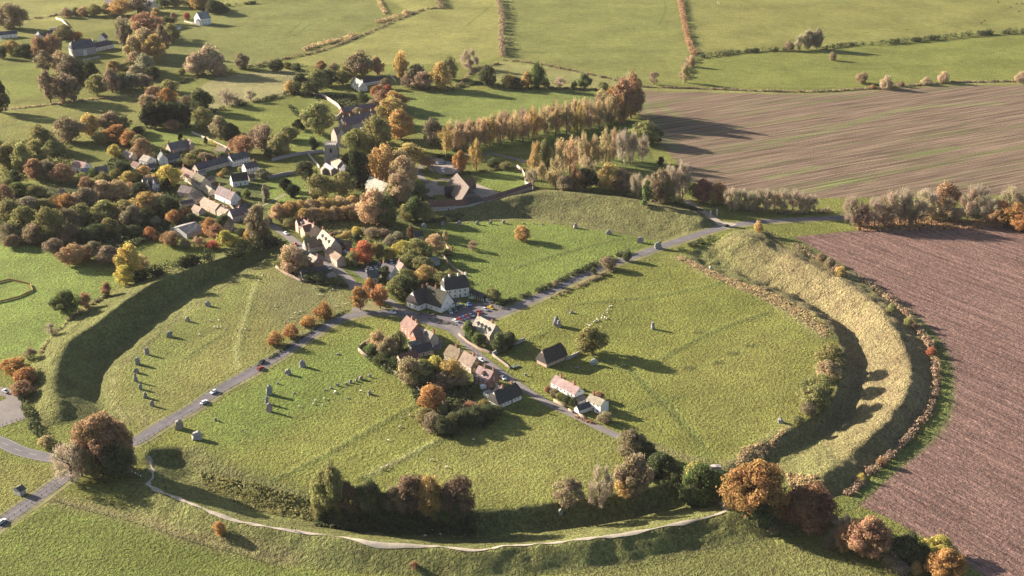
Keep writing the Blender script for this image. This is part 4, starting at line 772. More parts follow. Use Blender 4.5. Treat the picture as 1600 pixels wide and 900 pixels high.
def roof_mesh(L, D, e, r, kind, mat, th, oh=.35):
    """two slopes with real thickness; kind: gable, hip, half (half-hipped thatch); slightly sagging ridge"""
    y = D/2+oh; k = r/(D/2); ze = e-oh*k; nseg = 6 if kind != 'gable' else 5
    X = L/2+(oh*.6 if kind == 'gable' else oh); m = MB()
    hipx = {'gable': 0, 'hip': min(D*.45, L*.4), 'half': D*.16}[kind]
    R = random.Random(int(L*97+D*31)); top = e+r
    def slope(sgn):
        rows = []
        for j in range(5):
            f = j/4; row = []
            xe = X - hipx*(f if kind == 'hip' else max(0, (f-.45)/.55))
            for i in range(nseg+1):
                u = i/nseg; sag = -.12*math.sin(u*math.pi)*f + R.uniform(-.05, .05)*(0 < i < nseg)
                row.append((-xe+2*xe*u, sgn*y*(1-f), ze+(top-ze)*f+th+sag+(.12*math.sin(f*math.pi) if th > .3 else 0)))
            rows.append(row)
        b = [p for row in rows for p in row]; w = nseg+1
        under = [(p[0], p[1]*.985, p[2]-th) for p in rows[0]]
        fs = [(j*w+i, j*w+i+1, (j+1)*w+i+1, (j+1)*w+i) for j in range(4) for i in range(nseg)]
        n = len(b); fs += [(n+i, n+i+1, i+1, i) for i in range(nseg)]
        if sgn > 0: fs = [f[::-1] for f in fs]
        m.poly(b+under, fs)
        return rows, under
    ra, ua = slope(-1); rb, ub = slope(1)
    for end in (0, -1):                      # close the ends: verge thickness or hip slope
        A = [row[end] for row in ra]; B = [row[end] for row in rb]
        if kind == 'gable':
            for P in (A, B):
                lo = [(p[0], p[1], p[2]-th) for p in P]; n = len(P)
                m.poly(P+lo, [(i, i+1, n+i+1, n+i) for i in range(n-1)])
        else:
            n = len(A); m.poly(A+B, [(i, i+1, n+i+1, n+i) for i in range(n-1)])
            a, b = A[0], B[0]; m.poly([a, b, (b[0], b[1], b[2]-th), (a[0], a[1], a[2]-th)], [(0,1,2,3)])
    me = m.mesh('roof', mat); bm = bmesh.new(); bm.from_mesh(me); bmesh.ops.remove_doubles(bm, verts=bm.verts, dist=.002); bmesh.ops.recalc_face_normals(bm, faces=bm.faces); bm.to_mesh(me); bm.free(); return me
def chimney(o, x, y, zb, zt, col, w=.75):
    m = MB(); m.box(x-w*.6, y-w*.5, zb, x+w*.6, y+w*.5, zt-.3); m.box(x-w*.68, y-w*.58, zt-.3, x+w*.68, y+w*.58, zt)
    c = m.build('chimney', M['stone'], o, col)
    p = MB()
    for q in (-.25, .25): p.tube((x+q, y, zt), (x+q, y, zt+.55), .16, .12, 7)
    p.build('chimney_pot', M['pot'], c)
def house(A, B, D, e, r, wall, roof, label, perp=False, rk='gable', ch=(), win=(3, 1), gwin=1, dorm=0, door=True, name='house', cat='house', wmat=None, chc='brick', lean=None, front=None, bigdoor=False):
    a, b = Vector(g(*A)), Vector(g(*B)); ab = b-a; yaw = math.atan2(ab.y, ab.x); Wd = ab.length
    nrm = Vector((-ab.y, ab.x)).normalized(); c = (a+b)/2 + nrm*D/2
    L, Dd, rz = (Wd, D, yaw) if not perp else (D, Wd, yaw+math.pi/2)
    o = empty(name, (c.x, c.y, float(zat(c.x, c.y))), rz)
    wm = wmat or ('render' if wall in ('white', 'cream') else 'stone'); rm = 'thatch' if roof.startswith('thatch') else 'tile'; th = .45 if rm == 'thatch' else .16
    link('wall', wall_mesh(L, Dd, e, r, rk in ('gable', 'half'), M[wm]), o, WC[wall])
    rf = link('roof', roof_mesh(L, Dd, e, r, rk, M[rm], th, .5 if rm == 'thatch' else .32), o, tuple(q*tr.uniform(.9, 1.12) for q in RC[roof]))
    for q in ch: chimney(o, q*L/2*(.93 if abs(q) == 1 else 1), .0, e+r-.9, e+r+1.7, WC[chc])
    def put(me, nm, side, t, z):            # side 0 front(-y) 1 right(+x) 2 back 3 left ; t along the wall
        w_ = link(nm, me, o)
        w_.location = {0: (t, -Dd/2-.02, z), 1: (L/2+.02, t, z), 2: (-t, Dd/2+.02, z), 3: (-L/2-.02, -t, z)}[side]; w_.rotation_euler = (0, 0, (0, math.pi/2, math.pi, -math.pi/2)[side])
    n, rows = win; key = (1.05, 1.3) if e > 3.6 else (.9, 1.0)
    for sd in ((0, 2) if not perp else (0, 2, 3)):
        if sd == 3: continue
        for k in range(rows):
            for i in range(n):
                t = (i-(n-1)/2)*L/n*.88
                if k == 0 and sd == 0 and door and i == n//2 and not perp: put(DOOR, 'door', 0, t, 0); continue
                put(WIN[key], 'window', sd, t, .85+k*2.5 if e > 3 else .75)
    for sd in (1, 3):
        for k in range(gwin):
            if e > 3: 
                for t in ((-.22, .22) if Dd > 6 and k == 0 else (0,)): put(WIN[(.9, 1.0)], 'window', sd, t*Dd, 1.+k*2.5)
            elif rk == 'gable': put(WIN[(.9, 1.0)], 'window', sd, 0, e*.55+k*2)
        if rk == 'gable' and r > 2.2 and gwin: put(WIN[(.9, 1.0)], 'window', sd, 0, e+.2)
    for i in range(dorm):
        t = (i-(dorm-1)/2)*L/dorm*.8; y0 = -Dd*.36; z0 = e+r*(1-.36*2)+.05; m = MB()
        m.box(t-.75, y0-.05, z0-.3, t+.75, y0+1.6, z0+1.25, 0); m.poly([(t-.95,y0-.25,z0+1.2),(t+.95,y0-.25,z0+1.2),(t,y0-.25,z0+2.1),(t-.95,y0+2.6,z0+1.2),(t+.95,y0+2.6,z0+1.2),(t,y0+2.6,z0+2.1)], [(0,2,5,3),(2,1,4,5),(0,1,2),(0,3,4,1)], 1)
        dm = m.build('dormer', [M[wm], M[rm]], o, WC[wall] if wall != 'stone' else RC[roof]); w_ = link('window', WIN[(.9, 1.0)], dm); w_.location = (t, y0-.07, z0+.1)
    if bigdoor:
        m = MB(); m.box(-1.6, -Dd/2-.09, 0, 1.6, -Dd/2-.01, 3.2, 0); m.build('barn_door', M['wood'], o)
    if lean:                                  # lean-to along a side: (side, length, depth, height)
        sd, ll, dd, hh = lean; m = MB(); x0 = -ll/2
        if sd == 2: vs = [(x0,Dd/2,0),(x0+ll,Dd/2,0),(x0+ll,Dd/2+dd,0),(x0,Dd/2+dd,0),(x0,Dd/2+.02,hh+1.2),(x0+ll,Dd/2+.02,hh+1.2),(x0+ll,Dd/2+dd,hh),(x0,Dd/2+dd,hh)]
        else: vs = [(L/2+.01,-ll/2,0),(L/2+dd,-ll/2,0),(L/2+dd,ll/2,0),(L/2+.01,ll/2,0),(L/2+.01,-ll/2,hh+1.2),(L/2+dd,-ll/2,hh),(L/2+dd,ll/2,hh),(L/2+.01,ll/2,hh+1.2)]
        m.poly(vs, [(0,1,5,4),(1,2,6,5),(2,3,7,6),(3,0,4,7)], 0); lv = m.build('lean_to', [M[wm]], o, WC[wall]); m = MB(); m.poly([(p[0], p[1], p[2]+.02) for p in vs[4:]]+[(p[0], p[1], p[2]+.2) for p in vs[4:]], [(4,5,6,7),(0,1,5,4),(1,2,6,5),(2,3,7,6),(3,0,4,7),(3,2,1,0)]); m.build('roof', M['tile'], lv, RC[roof])
    return tag(o, label, cat)
# ---- the inn at the crossroads: thatched ranges round a yard
house((654,486),(679,476),9.5,3.8,6,'white','thatch','white inn range with black thatch and half-hipped end at the crossroads',rk='half',ch=(.3,.85),win=(3,1),name='inn',cat='inn',gwin=1)
house((689,489),(709,480),14,3.6,7,'white','thatch','white gabled inn wing with brown black thatch facing the inn car park',perp=True,ch=(.2,),win=(3,1),gwin=2,name='inn',cat='inn')
house((697,468),(733,463),9.5,6.,5,'white','thatch','tall two storey white inn building with white chimneys and dark roof',rk='half',ch=(-.45,.3,.95),chc='white',win=(4,2),gwin=2,name='inn',cat='inn')
house((707,481),(717,477),4,2.4,2,'white','slate','low slate roofed lean-to against the inn wing',win=(1,1),gwin=0,name='outbuilding',cat='outbuilding')
def open_shed(A, B, D, n, label):
    a, b = Vector(g(*A)), Vector(g(*B)); ab = b-a; L = ab.length; nrm = Vector((-ab.y, ab.x)).normalized(); c = (a+b)/2+nrm*D/2
    o = empty('open_shed', (c.x, c.y, 0), math.atan2(ab.y, ab.x))
    link('roof', roof_mesh(L, D, 2.7, 1.4, 'gable', M['tile'], .15), o, RC['dark']); m = MB(); m.box(-L/2, D/2-.2, 0, L/2, D/2, 2.7); m.build('wall', M['stone'], o, WC['dark'])
    for i in range(n):
        m = MB(); x = -L/2+.15+(L-.3)*i/(n-1); m.box(x-.11, -D/2, 0, x+.11, -D/2+.22, 2.7); m.build('post', M['white'], o)
    tag(o, label, 'shed')
open_shed((733,463.5),(755,472.5),4.5,8,'open fronted dark shed with white posts right of the inn')
# ---- around the crossroads
house((737,524),(765,539),8.5,4.8,5.4,'stone','pale','pale stone roofed house with four dormers by the crossroads',ch=(-1,.6),dorm=4,win=(4,1),gwin=2)
house((626,520),(643,533),8,5.4,3.6,'brick','tile','red brick house with brown tiled roof at the road bend',ch=(.0,.75),win=(3,2),gwin=2)
house((641,535),(650,541),5,4.6,2.8,'brick','tile','small brick wing with bay below the red brick house',perp=True,win=(1,1),gwin=1)
house((650,533),(671,543),6.5,3.8,3.4,'stone','stone','stone house with pale brown roof beside the red brick house',ch=(.95,),win=(3,1),dorm=1)
house((647,560),(677,553),7,2.6,2.8,'stone','dark','low building with dark tiled roof behind the brick house',win=(3,1),gwin=0,name='outbuilding',cat='outbuilding')
house((645,545),(660,540),4,2.4,.9,'grey','grey','small shed with pale grey roof behind the brick house',win=(1,1),gwin=0,door=False,name='shed',cat='shed')
house((617,569),(628,577),10,3.2,3.4,'pink','tile_red','outhouse with pink gable wall at the edge of the south pasture',perp=True,win=(2,1),gwin=1)
house((694,562),(714,570),7,3.2,4.2,'stone','brown','cottage with brown olive roof and chimney left of the lane bend',rk='half',ch=(.2,),win=(3,1))
house((717,573),(736,584),7,3.6,4.2,'stone','brown','gabled cottage with dark olive roof right beside the lane bend',ch=(.5,),win=(3,1),gwin=2,lean=(2,5,2.6,2.2))
house((740,600),(763,609),8,4.4,4,'brick','stone','brick house with mottled pale roof, big slate dormer and two chimneys by the lane',ch=(-.2,.95),win=(3,2),gwin=2,dorm=1)
house((770,619),(784,626),6,2.6,2.4,'stone','stone','grey roofed outbuilding behind the thatched white cottage',win=(1,1),gwin=0,name='outbuilding',cat='outbuilding')
house((761,622),(769,619),3,2.1,.5,'white','grey','little flat roofed white shed behind the thatched white cottage',win=(1,1),gwin=0,door=False,name='shed',cat='shed')
house((779,639),(815,623.5),6.8,2.9,4.6,'white','thatch','long white cottage with black thatch, two brick chimneys, beside the lane',rk='half',ch=(-.25,.55),win=(6,1),gwin=0,name='cottage',cat='cottage')
house((854,574.5),(885,561.5),7,2.8,5.2,'pink','thatch','lone barn with black thatch and pinkish walls in the east pasture',rk='half',win=(0,1),gwin=1,door=False,name='barn',cat='barn')
house((860.5,612),(897.5,632),6,5.2,2.8,'white','stone','long white two storey terrace with brown roof by the lane',ch=(-.55,.55),win=(6,2),gwin=1,lean=(1,5,3,2.4))
house((916,638),(938,648),5.6,4.6,2,'white','pink','smaller white house with pinkish roof right of the white terrace',ch=(-.6,),win=(3,2),gwin=0)
house((897,643.5),(904,648),7,2.3,1.7,'white','slate','white gabled garage with slate roof between the white houses',perp=True,win=(0,1),gwin=1,door=False,name='garage',cat='garage')
# ---- high street
house((496,384),(515,401),8,5.2,5,'cream','pale','tall house with broad pale tan roof and three dormers on the high street',ch=(-1,.3),dorm=3,win=(3,2),gwin=2)
house((463,362),(484,374),8,5,3.6,'pink','pink','large pinkish many gabled house at the top of the high street',ch=(-.9,.1,.9),win=(4,2),gwin=2,dorm=2)
house((462,361),(467,365),7,6,3,'pink','tile_red','left front gable of the pinkish high street house',perp=True,win=(1,1),gwin=2,door=False)
house((470,370),(477,375),6,5.4,3,'pink','tile_red','middle front gable of the pinkish high street house',perp=True,win=(1,1),gwin=2,door=False)
house((473,388),(479,392),8,3.4,3.6,'cream','brown','left of two narrow twin gables beside the high street',perp=True,win=(1,1),gwin=1)
house((480,391),(485,395),8,3.2,3.2,'cream','brown','right of two narrow twin gables beside the high street',perp=True,win=(1,1),gwin=1)
house((508,404),(527,418),6,4.4,2.6,'pink','tile','roadside barn with brown roof and pale pink wall on the high street',win=(2,1),gwin=0,name='barn',cat='barn')
house((517,396),(534,394),7,5,3,'grey','slate','grey walled house with slate roof behind the roadside barn',ch=(.0,),win=(2,2),gwin=1)
house((540,392),(550,389),5,2.8,2.2,'brick','tile','small outbuilding with orange brown roof left of the red tree',win=(1,1),gwin=1,name='outbuilding',cat='outbuilding')
house((478,416),(490,422),7,4,3.2,'brick','pale','brick cottage with very pale roof and tall chimney opposite the barn',ch=(1,),win=(2,1),gwin=1)
house((474,441),(512,432.5),7,2.5,3.4,'stone','dark','long low building with dark roof below the high street',rk='half',win=(4,1),gwin=0,name='outbuilding',cat='outbuilding')
house((512,443),(526,436),5,2.5,1.8,'cream','pale','pale stone outbuilding beside the high street',win=(1,1),gwin=0,name='outbuilding',cat='outbuilding')
house((575,442),(592,441),7,3.2,3.4,'stone','slate','dark roofed cottage behind the island trees',win=(2,1),gwin=1,ch=(-.9,))
house((612,440),(623,436),10,5,3.4,'white','slate','white gabled house behind the dark trees left of the inn',perp=True,win=(2,2),gwin=2,ch=(.9,))
house((626,432),(637,430),8,4,3,'cream','stone','pale gabled house with tall chimney left of the inn',perp=True,win=(1,1),gwin=1,ch=(.5,))
house((672,417),(687,414),6,2.6,2,'grey','grey','grey roofed garden building behind the inn',win=(1,1),gwin=0,name='outbuilding',cat='outbuilding')
house((649,376),(662,374),5,2.5,2.4,'stone','dark','dark garden shed below the big green trees',win=(1,1),gwin=0,name='shed',cat='shed')
# ---- the great barn and its yard
gb = house((697,299),(718,325),15,3.6,9.2,'dark','thatch_tan','great thatched barn with huge tan roof and black porch by the yard',rk='half',win=(0,1),gwin=0,door=False,name='great_barn',cat='barn')
m = MB(); m.box(-8.5, -11, 0, -3.5, -7.4, 4.4, 0); m.poly([(-9,-11.4,4.3),(-3,-11.4,4.3),(-6,-11.4,7.6),(-9,-4,4.3),(-3,-4,4.3),(-6,-3.2,7.6)], [(0,2,5,3),(2,1,4,5),(0,1,2)], 1); m.build('porch', [M['black'], M['thatch']], gb, RC['dark'])
m = MB(); m.box(5.4, -8.6, 0, 8.6, -7.3, 3.2, 0); m.poly([(5,-8.8,3),(9,-8.8,3),(9,-5.6,5.4),(5,-5.6,5.4)], [(0,1,2,3)], 0); m.build('dormer', M['black'], gb)
house((733,301),(744,293),7,3.4,4.4,'dark','tile_red','dark red roofed transept behind the great barn',perp=False,win=(0,1),gwin=0,door=False,name='outbuilding',cat='barn')
house((670,331),(731,328),6.5,3.2,2.8,'grey','tile_red','long grey stone barn range with red brown roof behind the top bank',win=(5,1),gwin=0,name='barn',cat='barn')
house((731.5,328),(757,322),6.5,2.4,3,'grey','dark','dark hipped end of the stone barn range',rk='hip',win=(0,1),gwin=0,door=False,name='barn',cat='barn')
house((758,322),(832,297.5),4.2,2.5,1.6,'pink','tile_red','very long narrow shelter with dark red roof along the barn field',win=(0,1),gwin=0,door=False,name='long_shed',cat='shed')
house((571,301),(599,313),8.5,6,5,'cream','pale','tan roofed house with three chimneys among the trees below the church',ch=(-1,.0,.6),win=(4,2),gwin=1)
# ---- church
def church():
    a, b = Vector(g(508.5,266)), Vector(g(528,265)); c = (a+b)/2; Wd = (b-a).length; h = 18.5
    o = empty('church', (c.x, c.y+Wd/2, 0), 0.03); w = Wd/2; m = MB(); m.box(-w, -w, 0, w, w, h, 0); m.box(-w-.25, -w-.25, h-1.4, w+.25, w+.25, h-1.1, 0); m.box(-w-.2, -w-.2, h*.55, w+.2, w+.2, h*.55+.25, 0)
    for sx in (-1, 1):
        for sy in (-1, 1): m.box(sx*w-.6, sy*w-.6, 0, sx*w+.6, sy*w+.6, h*.8)
    t = m.build('tower', M['stone'], o, (.27,.245,.225))
    for i in range(6):
        for sd in range(4):
            q = -w+.3+(2*w-.6)*i/5; mm = MB(); x, y = ((q,-w+.2),(w-.2,q),(q,w-.2),(-w+.2,q))[sd]
            mm.box(x-.35, y-.2, h-.01, x+.35, y+.2, h+.9); mm.build('merlon', M['stone'], t, (.3,.27,.25))
    for sx in (-1, 1):
        for sy in (-1, 1): mm = MB(); mm.box(sx*(w-.1)-.3, sy*(w-.1)-.3, h, sx*(w-.1)+.3, sy*(w-.1)+.3, h+1.2); mm.tube((sx*(w-.1), sy*(w-.1), h+1.2), (sx*(w-.1), sy*(w-.1), h+3), .28, .03, 5); mm.build('pinnacle', M['stone'], t, (.34,.3,.26))
    for sd, (x, y, r) in enumerate(((0,-w-.03,0),(w+.03,0,math.pi/2),(-w-.03,0,-math.pi/2))):
        mm = MB(); mm.box(-.8, -.05, 0, .8, .03, 2.6, 0); mm.poly([(-.8,-.05,2.6),(.8,-.05,2.6),(0,-.05,3.5)], [(0,1,2)], 0); lv = mm.build('belfry_louvre', M['black'], t); lv.location = (x, y, h-5.6); lv.rotation_euler = (0, 0, r)
    # nave runs away to the lower right of the tower
    d = Vector(g(540,282))-Vector(g(518,266)); yaw = math.atan2(d.y, d.x)
    def block(nm, L, D, e, r, off, col, wc, mat='tile', kind='gable'):
        e_ = link(nm, wall_mesh(L, D, e, r, kind == 'gable', M['stone']), o, wc); e_.rotation_euler = (0,0,yaw); e_.location = Vector((math.cos(yaw)*off[0]-math.sin(yaw)*off[1], math.sin(yaw)*off[0]+math.cos(yaw)*off[1], 0))
        link('roof', roof_mesh(L, D, e, r, kind, M[mat], .14, .25), e_, col); return e_
    for nm, args in (('nave', (15, 7.5, 7.2, 3.2, (11,0), (.25,.2,.15), (.36,.31,.25))), ('chancel', (10, 6, 5.5, 3, (23.2,0), RC['slate'], (.24,.21,.17)))): 
        n_ = block(nm, *args)
        for i in range(4):
            w_ = link('window', WIN[(1.05,1.3)], n_); w_.location = (-args[0]*.35+i*args[0]*.23, -args[1]/2-.02, args[2]-2.2)
    block('aisle', 14, 4.4, 4.6, 1.2, (10.6,-6.1), (.27,.255,.28), (.24,.21,.17)); block('aisle', 14, 4.4, 4.6, 1.2, (10.6,6.1), RC['slate'], (.28,.25,.21)); block('porch', 3.4, 4, 3, 1.8, (9,-10.3), (.25,.2,.15), (.24,.21,.17))
    return tag(o, 'medieval stone church with a square pinnacled grey tower', 'church')
church()
# ---- manor
house((518,225),(527,229),16,8.5,5.5,'pink','stone','left gabled range of the manor with pinkish end wall',perp=True,ch=(.4,),win=(4,2),gwin=2,name='manor',cat='manor house')
house((527,229.5),(543,230),16,8.5,6,'grey','brown','front gabled range of the manor covered in green grey creeper',perp=True,ch=(.1,.6),win=(4,2),gwin=3,name='manor',cat='manor house')
house((541,212),(592,200),10,8,5.5,'grey','purple','long rear range of the manor with many tall pale chimneys',ch=(-.9,-.5,.1,.8),chc='stone',win=(6,2),gwin=2,name='manor',cat='manor house')
house((536,181),(592,172),6,3.2,3,'brick','purple','low purple roofed stable range behind the manor',win=(6,1),gwin=0,name='stable',cat='stable')
house((548,135),(561,143.5),8,3.8,4.6,'white','pale','white old school with tan roof and grey gable among the trees',win=(4,1),gwin=1,ch=(.9,),chc='white')
house((569,134.5),(600,129.5),6,3.2,3,'white','dark','long white wing with dark roof and a row of windows',win=(7,1),gwin=0,door=False)
# ---- village street
house((226,300),(250,297),9,5,3.6,'white','brown','white house with several tall gables beside the yellow tree',ch=(-.7,.1,.7),win=(4,2),gwin=2)
house((229,302),(236,301.5),5,5,3.2,'cream','slate','left cream front gable of the white many gabled house',perp=True,win=(1,1),gwin=2,door=False)
house((239,302),(247,301),5,5,3.2,'white','slate','right white front gable of the white many gabled house',perp=True,win=(1,1),gwin=2,door=False)
house((281,279),(300,289),7,4.6,3.4,'cream','tile','cream cottage row with orange brown roof on the village street',ch=(-.95,.6),win=(4,2),gwin=1)
house((299.5,289.5),(314,297.5),8,4.2,4.2,'cream','thatch_tan','cream cottage with olive tan roof and bluish white gable on the street',ch=(-.9,),win=(3,2),gwin=2)
house((278,306),(296,309),9,3,3.6,'stone','purple','purple roofed house below the cream cottage row',win=(3,1),gwin=1,ch=(.2,))
house((291,317),(305,320),9,4,3.4,'cream','stone','cream house with stone gable below the cream cottages',perp=True,win=(2,1),gwin=1)
house((283,324),(303,321),4,2.4,1.6,'stone','slate','slate roofed lean-to building below the cream stone house',win=(2,1),gwin=0,name='outbuilding',cat='outbuilding')
house((313,324),(337,336),7,3.6,3,'pink','pink','pink roofed cottage row on the lower side of the street',ch=(-.3,.5),win=(4,1),gwin=1)
house((338,336),(352,342),6,3.2,2.4,'cream','pink','small pink roofed house at the end of the pink row',win=(2,1),gwin=1,ch=(.2,))
house((336,310),(361,321.5),8,3.8,4.6,'white','purple','long house with purple brown roof and white gable on the street',ch=(-.9,.5),win=(4,1),gwin=2)
house((364,348),(388,343),8,4.2,3.6,'grey','purple','purple slate roofed house behind the big rust tree',win=(3,1),gwin=1,ch=(.3,))
house((350,362),(362,362),8,4,3.4,'pink','tile','small house with orange gable above the yellow tree',perp=True,win=(1,1),gwin=2)
house((292.5,373),(320,364),17,2.8,2.6,'grey','grey','very large grey roofed barn left of the orange trees',win=(0,1),gwin=1,door=False,name='barn',cat='barn')
house((364,292),(388.5,288.5),7,4.2,4,'white','thatch','white thatched cottage on the village green',win=(3,2),gwin=0,name='cottage',cat='cottage')
house((385,273),(404,269),6.5,4.6,3.2,'white','slate','white house with dark roof above the village green',ch=(.7,),win=(4,2),gwin=1)
house((310,272),(361,258),7,3.2,3.6,'cream','slate','very long dark slate roofed range in the upper village',win=(6,1),gwin=1,ch=(-.3,.4))
house((364,261),(391,254.5),8,4.8,3.4,'white','slate','white walled house with slate roof at the end of the slate range',win=(6,2),gwin=2,ch=(-.95,.9))
house((267,240),(297,234),8,3.2,4,'pink','purple','dark purple roofed house below the bright lawn',win=(5,1),gwin=1,ch=(-.9,.8))
house((297,236),(304,235),8,4,3.6,'pink','tile','pinkish gabled wing of the house below the bright lawn',perp=True,win=(1,1),gwin=2)
house((250,259.5),(263,258),9,5,3.6,'white','slate','bright white gabled house with tall chimney above the yellow tree',perp=True,win=(2,2),gwin=2,ch=(.8,))
house((264,258),(283,252),7,3.6,3,'grey','slate','slate roofed house behind the bright white gable',win=(3,1),gwin=1,ch=(.5,))
house((218,257),(230,260),9,3.4,3,'white','pale','pale roofed cottage above the many gabled house',win=(2,1),gwin=1,ch=(.6,))
house((112,266),(131,270),8,3.2,3.4,'white','pink','pink roofed bungalow among the left village gardens',win=(3,1),gwin=1,ch=(.9,))
house((150,276),(169,274),8,3,3.2,'stone','purple','purple roofed house among the left village gardens',win=(3,1),gwin=1)
house((80,318),(94,320),9,4,3.6,'pink','stone','gabled house standing alone in the left wood',perp=True,win=(2,1),gwin=2,ch=(.4,))
house((336,241),(351,244),6,3,2.6,'pink','tile','pinkish tiled house beside the long garden wall',win=(2,1),gwin=1)
house((192,247),(204,252),6,3,2.6,'pink','pink','little pink roofed house left in the upper village',win=(2,1),gwin=1)
for A, B, D, e, r, wl, rf, lb in (((230,268),(243,266),5,2.4,2,'white','slate','small slate roofed outbuilding with white wall left of the yellow tree'),((128,275),(141,274),6,2.4,2.4,'stone','grey','greenish grey roofed shed right of the pink bungalow'),((311,276),(323,273),4,2.3,1.2,'grey','grey','small grey shed between cottages and slate range'),
  ((326,288),(337,284),5,2.5,2,'stone','brown','brown roofed outbuilding behind the long purple roofed house'),((341,330),(351,335),5,2.6,2.2,'cream','tile','small orange tiled outbuilding on the lower street'),((256,271),(268,276),5,2.6,2.4,'stone','dark','dark outbuilding hidden behind the yellow tree'),((318,300),(327,306),5,2.5,2.2,'cream','stone','little stone roofed building at the street corner'),
  ((390,283),(399,281),4,2.4,2,'stone','tile','small brick outbuilding right of the white thatched cottage'),((300,332),(311,337),5,2.6,2.4,'stone','pink','pinkish roofed outbuilding left of the pink row'),((205,262),(216,266),5,2.5,2.2,'stone','tile_red','dark red roofed outbuilding in the upper village gardens'),((236,284),(246,283),4,2.4,2,'cream','tile','little tiled building behind the many gabled house'),((376,334),(388,331),5,2.6,2.4,'stone','slate','slate roofed outbuilding at the lower end of the street')):
    house(A, B, D, e, r, wl, rf, lb, win=(2,1), gwin=1, name='outbuilding', cat='outbuilding')
# ---- far farm and houses
fh = house((116,89),(151,84),13,7.4,6.5,'grey','slate','large far farmhouse with speckled grey front and slate roof',rk='half',ch=(-.6,.7),win=(5,2),gwin=2,name='farmhouse',cat='farmhouse')
m = MB(); m.box(-2.2, -7.6, 0, 1.4, -5.52, 4.2, 0); m.poly([(-2.5,-7.8,4.1),(1.7,-7.8,4.1),(-.4,-7.8,6.4),(-2.5,-4.6,4.1),(1.7,-4.6,4.1),(-.4,-4.6,6.4)], [(0,2,5,3),(2,1,4,5),(0,1,2)], 1); m.build('porch', [M['render'], M['tile']], fh, (.6,.57,.53))
house((149,81),(178,75),9,4.2,4,'white','slate','slate roofed wing right of the far farmhouse',rk='hip',win=(4,1),gwin=1)
house((153,66),(165,66),10,4,4,'white','slate','white gable behind the far farmhouse',perp=True,win=(1,1),gwin=1)
house((58,66),(69,65),12,4.6,4,'cream','slate','bright white gabled barn in the far farmyard',perp=True,win=(2,1),gwin=1,name='barn',cat='barn')
house((70,64),(95,56),8,4,3.4,'stone','slate','dark barn beside the white gable in the far farmyard',win=(4,1),gwin=1,name='barn',cat='barn')
house((0,61),(28,58),7,4,3,'white','slate','slate roofed house cut by the left edge at the far farm',win=(4,1),gwin=1)
house((163,12),(182,14),9,4.6,4,'white','purple','purple roofed house at the top edge',win=(3,2),gwin=2,ch=(.6,))
house((236,21),(249,19),13,8,6.5,'cream','slate','tall white gabled house at the top left',perp=True,win=(3,2),gwin=2,ch=(.5,))
house((304,37),(314,40),13,7,6.5,'white','grey','steep white gable house at the edge of the far field',perp=True,win=(3,2),gwin=2,ch=(.8,))
house((313,40),(328,37),7,4,3,'grey','slate','grey stone wing right of the steep white gable',win=(3,1),gwin=1)
house((270,48),(283,45),5,2.4,1.6,'white','pale','small pale roofed shed beside the far driveway',win=(1,1),gwin=0,name='shed',cat='shed')
house((32,776),(41,771),4,2.4,1.2,'grey','slate','small grey hut beside the road at the lower left',win=(0,1),gwin=0,door=False,name='hut',cat='hut')
# ------------------------------------------------ stone walls
def wall(P, h, w, col, label, cap=True, terrain=False):
    q = [gz(*p)[:2] for p in P] if terrain else W2(P); Pw = densify(np.array(q), 2.5); n = len(Pw)
    d = np.gradient(Pw, axis=0); nr = np.stack([-d[:,1], d[:,0]], 1); nr /= np.linalg.norm(nr, axis=1)[:,None]+1e-9; z = zat(Pw[:,0], Pw[:,1]); c = Pw.mean(0)
    hh = h*rng.uniform(.9, 1.08, n)
    V = np.concatenate([np.stack([Pw[:,0]+s*nr[:,0]*w/2*k-c[0], Pw[:,1]+s*nr[:,1]*w/2*k-c[1], zz], 1) for s, k, zz in ((-1,1.1,z-.3),(-1,.9,z+hh),(1,.9,z+hh),(1,1.1,z-.3))])
    F_ = [(a*n+i, a*n+i+1, (a+1)*n+i+1, (a+1)*n+i) for a in range(3) for i in range(n-1)] + [(0,n,2*n,3*n), (n-1,4*n-1,3*n-1,2*n-1)]
    o = empty('garden_wall', (c[0], c[1], 0)); col = tuple(k*.8 for k in col); link('masonry', np_mesh('masonry', V, F_, [M['stone']]), o, col)
    V2 = np.concatenate([np.stack([Pw[:,0]+s*nr[:,0]*w*.55-c[0], Pw[:,1]+s*nr[:,1]*w*.55-c[1], zz], 1) for s, zz in ((-1,z+hh-.01),(-1,z+hh+.12),(1,z+hh+.12),(1,z+hh-.01))])
    link('coping', np_mesh('coping', V2, F_, [M['stone']]), o, tuple(k*1.1 for k in col)); return tag(o, label, 'garden wall')
ST1, PK = (.23,.19,.15), (.28,.205,.155)
